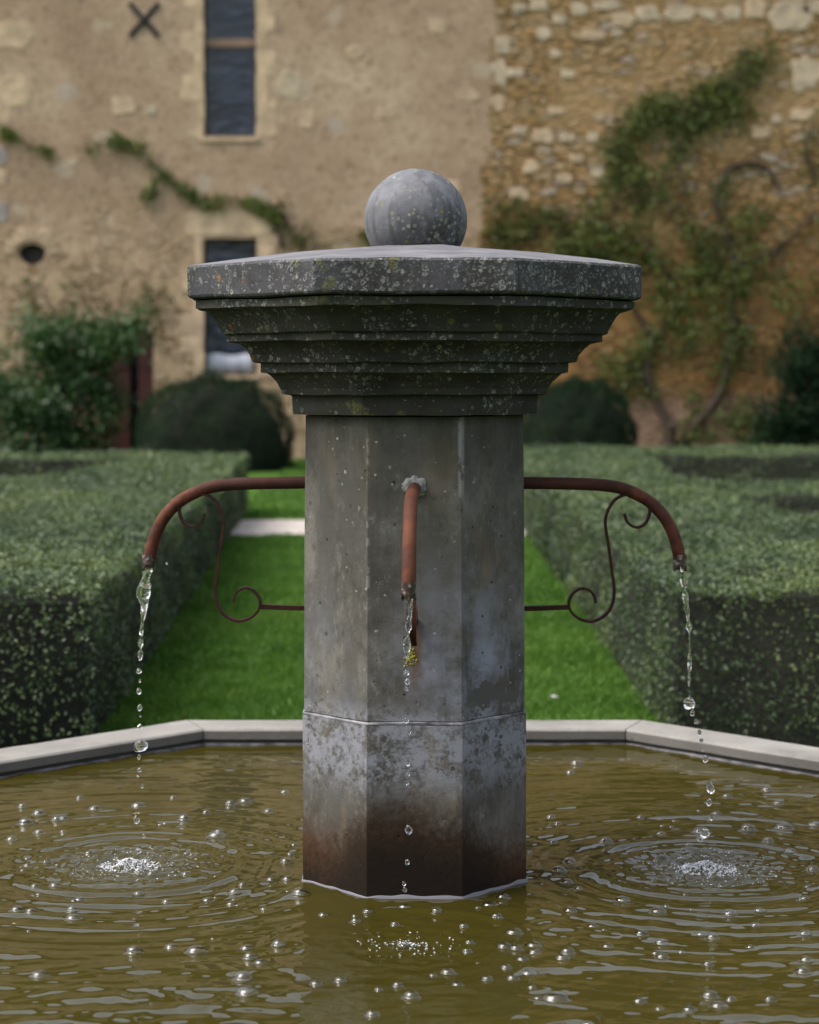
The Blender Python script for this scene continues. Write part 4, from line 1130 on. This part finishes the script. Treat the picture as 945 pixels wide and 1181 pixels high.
ORECT = (oc[0] - .32, oc[0] + .32, oc[1] - .28, oc[1] + .28)
XB = wx(567)
hp(from_bm('wall', wall_mesh(-17, XB, GROUND, 11, YW, [dict(rect=W1), dict(rect=W2), dict(rect=DR_, outline=arch), dict(rect=ORECT, outline=ocu)]), M['masonry'], house))
def box_part(name, x0, x1, y0, y1, z0, z1, mat, parent, bev=.0):
    bm = bmesh.new(); add_box(bm, x0, x1, y0, y1, z0, z1)
    if bev: bmesh.ops.bevel(bm, geom=bm.edges[:], offset=bev, segments=2, affect='EDGES')
    o = from_bm(name, bm, mat, parent)
    if parent is house: hp(o)
    return o
def window(Wr, transoms, panel=False):
    x0, x1, z0, z1 = Wr
    bm = bmesh.new(); fw = .045; ya, yb = YW + .17, YW + .225
    for a in ((x0, x0 + fw, z0, z1), (x1 - fw, x1, z0, z1)): add_box(bm, a[0], a[1], ya, yb, a[2], a[3])
    for a in ((x0 + fw, x1 - fw, z0, z0 + fw), (x0 + fw, x1 - fw, z1 - fw, z1)): add_box(bm, a[0], a[1], ya + .002, yb, a[2], a[3])
    wn = hp(from_bm('window', bm, M['iron'], house))
    bm = bmesh.new(); n = 14
    box = (x0 + fw, x1 - fw, z0 + fw, z1 - fw)
    add_box(bm, box[0], box[1], YW + .195, YW + .21, box[2], box[3])
    from_bm('pane', bm, M['glass'], wn)
    for t in transoms:
        bm = bmesh.new(); add_box(bm, x0, x1, YW + .13, YW + .19, t - .075, t + .075)
        from_bm('transom', bm, M['frame'], wn)
    if panel:  # pale wavy panel across the bottom, just in front of the pane
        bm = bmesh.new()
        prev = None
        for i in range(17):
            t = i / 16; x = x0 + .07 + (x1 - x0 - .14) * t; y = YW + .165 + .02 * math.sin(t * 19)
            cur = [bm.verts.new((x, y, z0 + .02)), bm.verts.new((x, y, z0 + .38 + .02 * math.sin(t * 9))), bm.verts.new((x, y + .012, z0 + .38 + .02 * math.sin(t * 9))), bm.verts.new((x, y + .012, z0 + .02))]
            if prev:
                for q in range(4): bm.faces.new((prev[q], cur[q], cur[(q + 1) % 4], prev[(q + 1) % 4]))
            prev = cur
        from_bm('pale_panel', bm, M['panel'], wn, smooth=True)
    return wn
window(W1, [wzp(48)])
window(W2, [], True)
# dressed stone surrounds
def surround(Wr, seed, top=True):
    rg = random.Random(seed); x0, x1, z0, z1 = Wr
    bm = bmesh.new(); z = z0 - .02; k = 0
    while z < z1 + .02:
        h = rg.uniform(.32, .52); zz = min(z + h, z1 + .05)
        wl, wr = (.38, .16) if rg.random() < .5 else (.14, .32)
        add_box(bm, x0 - wl - rg.uniform(0, .06), x0 - .001, YW - .006 - rg.uniform(0, .004), YW + .05, z + .008, zz - .008, jit=.03)
        add_box(bm, x1 + .001, x1 + wr + rg.uniform(0, .06), YW - .006 - rg.uniform(0, .004), YW + .05, z + .008, zz - .008, jit=.03)
        z = zz; k += 1
        if zz >= z1 + .05: break
    if top: add_box(bm, x0 - .33, x1 + .33, YW - .011, YW + .05, z1 + .058, z1 + .50, jit=.012)
    hp(from_bm('stone_surround', bm, M['dressed'], house))
    bm = bmesh.new(); add_box(bm, x0 - .06, x1 + .06, YW - .035, YW + .16, z0 - .10, z0 - .022, jit=.004)
    hp(from_bm('window_sill', bm, M['dressed'], house))
surround(W1, 3); surround(W2, 5)
# red door with a dark slit between its two leaves
def leafdoor(xa, xb, z1, name='door_leaf'):
    bm = bmesh.new(); n = max(2, int((xb - xa) / .12)); wd = (xb - xa) / n
    for i in range(n):
        x0 = xa + i * wd
        mx = max(abs(x0 + .004 - dcx), abs(x0 + wd - .004 - dcx)) / dr
        zt = spring + dr * .62 * math.sqrt(max(0, 1 - min(1, mx) ** 2))
        add_box(bm, x0 + .003, x0 + wd - .003, YW + .10 + .004 * (i % 2), YW + .15, GROUND, max(spring, zt) - .01)
    for z in (.2, 1.3): add_box(bm, xa + .02, xb - .02, YW + .085, YW + .099, z, z + .1)
    return bm
door = hp(from_bm('door', leafdoor(DR_[0], wx(149), 0), M['redwood'], house))
bm = leafdoor(wx(159), DR_[1], 0); from_bm('door_leaf', bm, M['redwood'], door)
box_part('doorway_dark', DR_[0], DR_[1], YW + .22, YW + .25, GROUND, DR_[3], M['dark'], house)
box_part('vent_hole', ORECT[0], ORECT[1], YW + .20, YW + .23, ORECT[2], ORECT[3], M['vent'], house)
# ring of stones over the vent
bm = bmesh.new()
for i in range(9):
    a = R(10 + 20 * i); c = Vector((oc[0] + .42 * math.cos(a), 0, oc[1] + .36 * math.sin(a)))
    t = bmesh.ops.create_cube(bm, size=1, matrix=Matrix.Translation((c.x, YW + .005, c.z)) @ Matrix.Rotation(-a, 4, 'Y') @ Matrix.Diagonal((.22, .07, .13, 1)))
bmesh.ops.bevel(bm, geom=bm.edges[:], offset=.02, segments=2, affect='EDGES')
hp(from_bm('vent_arch', bm, M['dressed'], house))
# iron wall anchor
bm = bmesh.new(); ac = (wx(166.5), wzp(23)); 
for sgn in (-1, 1):
    hw, hh = .275, .31
    m = Matrix.Translation((ac[0], YW - .03 + .012 * sgn, ac[1])) @ Matrix.Rotation(math.atan2(hw, hh) * sgn, 4, 'Y')
    bmesh.ops.create_cube(bm, size=1, matrix=m @ Matrix.Diagonal((.095, .028, 2 * math.hypot(hw, hh), 1)))
bmesh.ops.create_uvsphere(bm, u_segments=12, v_segments=8, radius=.06, matrix=Matrix.Translation((ac[0], YW - .06, ac[1])) @ Matrix.Diagonal((1, .5, 1, 1)))
hp(from_bm('wall_anchor', bm, M['iron'], house))
# exposed stones at the far left edge and scattered pale stones in the plaster
def rough_stone(bm, x, z, w_, h_, y=YW, mi=0, th=.03, seed=0):
    n = 22; ol = []
    for i in range(n):
        a = 2 * PI * i / n
        k = (abs(math.cos(a)) ** 4 + abs(math.sin(a)) ** 4) ** (-1 / 4) * (1 + .42 * mnoise.noise((math.cos(a) * 1.6 + seed, math.sin(a) * 1.6, x * 3)))
        ol.append((x + w_ / 2 * k * math.cos(a), z + h_ / 2 * k * math.sin(a)))
    v0 = [bm.verts.new((p[0], y + .02, p[1])) for p in ol]
    v1 = [bm.verts.new((x + (p[0] - x) * .86, y - th, z + (p[1] - z) * .86)) for p in ol]
    for i in range(n): bm.faces.new((v0[i], v0[(i + 1) % n], v1[(i + 1) % n], v1[i])).material_index = mi
    bm.faces.new(v1).material_index = mi
for (x, y, w_, h_, mi) in ((15, 105, 40, 44, 1), (4, 135, 20, 26, 1), (2, 180, 14, 24, 2), (0, 205, 14, 20, 1), (2, 245, 16, 28, 2), (14, 40, 52, 36, 1), (142, 121, 26, 22, 1), (175, 126, 16, 12, 0), (336, 98, 28, 34, 0), (352, 138, 24, 20, 1), (85, 187, 12, 10, 0),
                            (40, 268, 40, 12, 1), (410, 60, 26, 16, 1), (505, 30, 22, 18, 1), (445, 130, 24, 14, 1), (540, 110, 26, 14, 1), (520, 215, 24, 14, 1), (577, 84, 16, 34, 0), (580, 55, 20, 18, 0), (575, 118, 15, 22, 1)):
    bm = bmesh.new(); rough_stone(bm, wx(x), wzp(y), w_ * SW, h_ * SW, YW, 0, .012, x)
    hp(from_bm('bare_stone', bm, [M['white_stone'], M['dressed'], M['grey_stone']][mi], house))
# tiled slopes out of view, added and pitched to darken the water's reflection
def unseen_roof(x0, x1, z, par):
    bm = bmesh.new(); y0 = YW - .35; rise = 5.2; run = 5.6; nrow = 28; n_ = 0
    for i in range(nrow):
        t0, t1 = i / nrow, (i + 1) / nrow
        add_box(bm, x0, x1, y0 + run * t0, y0 + run * t1 + .05, z + rise * t0 + .03, z + rise * t1 + .03 - .12)
    v = [bm.verts.new(p) for p in ((x0, y0, z - .1), (x1, y0, z - .1), (x1, y0 + run, z + rise - .1), (x0, y0 + run, z + rise - .1))]
    bm.faces.new(v)
    return from_bm('unseen_roof', bm, M['tiles'], par)
hp(unseen_roof(-17.5, XB + .1, 11.05, house))

barn = empty('rubble_barn', (wx(760), YW, GROUND), 'ochre rubble stone building filling the right background behind the climbing plant', 'building')
BL = (-wx(760), -YW, -GROUND)
def bp(o): o.location = BL; return o
YB = YW
bp(from_bm('wall', wall_mesh(XB, 17, GROUND, 10.2, YB, []), M['masonry'], barn))
rg = random.Random(8)
for (x, y, w_, h_) in ((600, 8, 18, 10), (622, 6, 24, 14), (645, 22, 18, 12), (668, 10, 20, 16), (700, 6, 40, 12), (718, 22, 30, 20), (748, 15, 30, 18), (785, 16, 36, 17), (817, 16, 22, 14), (845, 15, 24, 16), (872, 10, 26, 24), (912, 20, 44, 34), (940, 8, 30, 16),
                        (683, 40, 30, 14), (628, 38, 20, 14), (712, 38, 12, 10), (580, 48, 20, 14), (640, 62, 16, 10), (595, 84, 22, 12), (655, 85, 18, 10), (625, 157, 26, 18), (655, 158, 18, 12), (612, 192, 20, 14), (685, 158, 16, 12), (690, 135, 14, 10),
                        (880, 152, 26, 14), (925, 132, 30, 14), (895, 137, 14, 10), (930, 85, 34, 40), (600, 150, 18, 10), (640, 128, 22, 10), (600, 225, 22, 14), (650, 205, 20, 10), (665, 182, 18, 10), (690, 200, 18, 10)):
    bm = bmesh.new(); rough_stone(bm, wx(x), wzp(y), w_ * SW, h_ * SW, YB, 0, .02, x)
    bp(from_bm('pale_stone', bm, [M['white_stone'], M['dressed']][rg.choice((1, 1, 1, 0)) if y > 50 else rg.choice((0, 0, 1))], barn))
o = unseen_roof(XB + .12, 17.5, 10.25, barn); bp(o)

# ------------------------------------------------------------------ creepers
def creeper(name, paths, label, cat, seed, mat, per_m=260, spread=.10, size=.085, stem=.012, extra=(), twigmat='twig', base=None, dens2=900):
    """paths: polylines in photo measures on the wall plane (x, y[, leafiness]); extra: leafy patches (x, y, r, n)"""
    rg = np.random.default_rng(seed)
    p0 = paths[0][0]; ox, oz = wx(p0[0]), wzp(p0[1])
    t = empty(name, (ox, YW, oz), label, cat)
    bm = bmesh.new(); Ps = []
    for k, path in enumerate(paths):
        lf = path[0][2] if len(path[0]) > 2 else 1.0
        th = path[0][3] if len(path[0]) > 3 else stem
        pts = spline([(wx(q[0]) - ox, -.045 - .02 * (i % 2), wzp(q[1]) - oz) for i, q in enumerate(path)], 6)
        n = len(pts)
        tube_bm(bm, pts, [th * (1 - .65 * i / n) for i in range(n)], 6)
        L = sum((pts[i + 1] - pts[i]).length for i in range(n - 1))
        m = int(L * per_m * lf)
        if m:
            ii = rg.integers(0, n - 1, m)
            # clumped: bunch the leaves at random nodes
            nodes = rg.integers(0, n - 1, max(3, int(L * 3.2))); pick = rg.random(m) < .75
            ii[pick] = nodes[rg.integers(0, len(nodes), pick.sum())]
            P = np.array([tuple(pts[i]) for i in ii]) + rg.normal(0, spread, (m, 3)) * np.array([1, .35, 1])
            P[:, 1] = np.minimum(P[:, 1] - .03, -.02); Ps.append(P)
        # side twigs
        for q in range(int(L * 4)):
            a = pts[rg.integers(0, n)]; d = Vector((rg.normal(0, 1), -abs(rg.normal(0, .2)), rg.normal(.2, 1))).normalized()
            ln = rg.uniform(.12, .45)
            tube_bm(bm, [a, a + d * ln * .5 + Vector((0, 0, .03)), a + d * ln], [.006, .005, .003], 4)
    for (x, y, r, n) in extra:
        c = np.array([wx(x) - ox, -.10, wzp(y) - oz]); m = max(3, n // 45)
        nodes = rg.normal(0, .55, (m, 3)) * r * np.array([1, .15, 1])
        P = c + 1.25 * nodes[rg.integers(0, m, n)] + rg.normal(0, .15, (n, 3)) * np.array([1, .4, 1])
        P[:, 1] = np.minimum(P[:, 1], -.03); Ps.append(P)
    from_bm('stem', bm, M[twigmat], t)
    P = np.concatenate(Ps)
    V, F = leaf_arrays(P, size, rg, np.array([0, -.8, .35]), .7, .75)
    link('foliage', np_mesh('foliage', V, F), mat, t)
    return t
creeper('creeper', [[(2, 152), (25, 162), (45, 172), (66, 180)]], 'short green creeper strand at the left edge of the plaster wall', 'creeper', 61, M['ivy'], 330, .055, .075)
creeper('creeper', [[(100, 178), (120, 165), (150, 165), (170, 182), (190, 203), (215, 220), (240, 236), (262, 228), (290, 236), (312, 246), (324, 264)], [(190, 203), (175, 215), (168, 235)]], 'long green creeper strand crossing the plaster down to the lower window lintel', 'creeper', 62, M['ivy'], 260, .075, .08)
creeper('creeper', [[(345, 290, .1), (335, 262), (318, 240), (290, 238), (262, 226)], [(325, 285, .05, .05), (322, 262), (315, 240), (330, 235)], [(350, 285, .1, .04), (338, 270), (330, 250)], [(360, 283, .3), (390, 279), (420, 272), (428, 280)], [(345, 288, .2), (352, 265), (365, 268)]],
        'thin creeper with bare grey stems above the lower window', 'creeper', 63, M['autumn'], 330, .085)
creeper('wall_shrub', [[(570, 300), (575, 260), (590, 235), (600, 225)], [(600, 300), (605, 265), (625, 245), (650, 255)], [(640, 300), (645, 270), (670, 268)]], 'dark leafy climber on the rubble wall just right of the stone ball', 'climber', 64, M['autumn'], 200, .13, .085,
        extra=[(580, 238, .22, 90), (600, 262, .36, 130), (645, 268, .35, 110), (620, 288, .4, 110)])
creeper('wall_shrub', [[(60, 372), (75, 345), (95, 330), (120, 322)], [(110, 372), (130, 350), (160, 345), (185, 335)], [(30, 380), (35, 340), (28, 320)], [(150, 385), (175, 360), (205, 350)]], 'sparse creeper sprigs on the wall above the rose bush', 'climber', 65, M['autumn'], 60, .12, .075, stem=.01)
creeper('climbing_tree',
        [[(772, 512, .1, .10), (770, 490), (758, 465), (748, 440), (745, 415), (752, 395), (740, 370), (722, 345)],
         [(785, 512, .1, .09), (800, 490), (818, 470), (832, 448), (838, 420), (846, 390), (842, 350), (846, 310), (838, 270), (826, 240), (828, 215), (840, 195), (865, 188), (885, 195), (900, 220)],
         [(748, 440, .3, .05), (725, 420), (700, 412), (685, 400)], [(752, 395, 1.3, .04), (772, 370), (778, 340), (770, 315), (752, 290), (748, 265)], [(748, 430, .25, .035), (720, 445), (700, 450)],
         [(846, 310, .4, .05), (870, 300), (900, 285), (925, 262), (940, 240)], [(846, 330, 1.6, .03), (815, 300), (800, 270), (775, 250)], [(838, 400, .5, .03), (862, 380), (880, 350)],
         [(722, 345, 2.6, .025), (700, 300), (690, 270), (710, 240), (712, 190), (725, 160), (745, 128), (770, 125), (800, 140), (830, 150)], [(800, 140, 2.4, .02), (815, 115), (840, 100), (862, 78), (885, 66)], [(800, 142, .8, .02), (835, 140), (855, 122), (850, 140)],
         [(712, 200, .8, .02), (735, 195), (750, 215), (770, 205)], [(940, 205, .5, .04), (928, 170), (940, 140)], [(770, 250, .4, .02), (790, 220), (780, 180), (800, 150)], [(900, 280, .4, .02), (905, 320), (925, 340)], [(690, 270, 1.8, .02), (665, 280), (640, 290)]],
        'large sprawling climber with dark bare stems and turning leaves on the rubble wall at right', 'climber', 66, M['turning'], 150, .20, .085, twigmat='bark',
        extra=[(722, 185, .38, 130), (748, 128, .3, 170), (768, 135, .25, 90), (815, 118, .3, 110), (850, 122, .28, 110), (878, 68, .2, 90), (740, 225, .5, 130), (760, 260, .7, 300), (720, 255, .5, 240), (760, 340, .8, 330), (790, 345, .6, 260), (830, 330, .7, 330), (850, 355, .5, 260),
               (870, 320, .6, 240), (745, 415, .6, 260), (720, 420, .5, 200), (800, 420, .7, 260), (825, 400, .5, 180), (700, 300, .7, 260), (690, 265, .6, 240), (870, 260, .7, 160), (900, 330, .7, 180), (820, 250, .7, 160), (830, 480, .5, 200), (850, 500, .5, 220), (800, 500, .4, 140), (940, 300, .6, 140), (870, 460, .4, 140)])
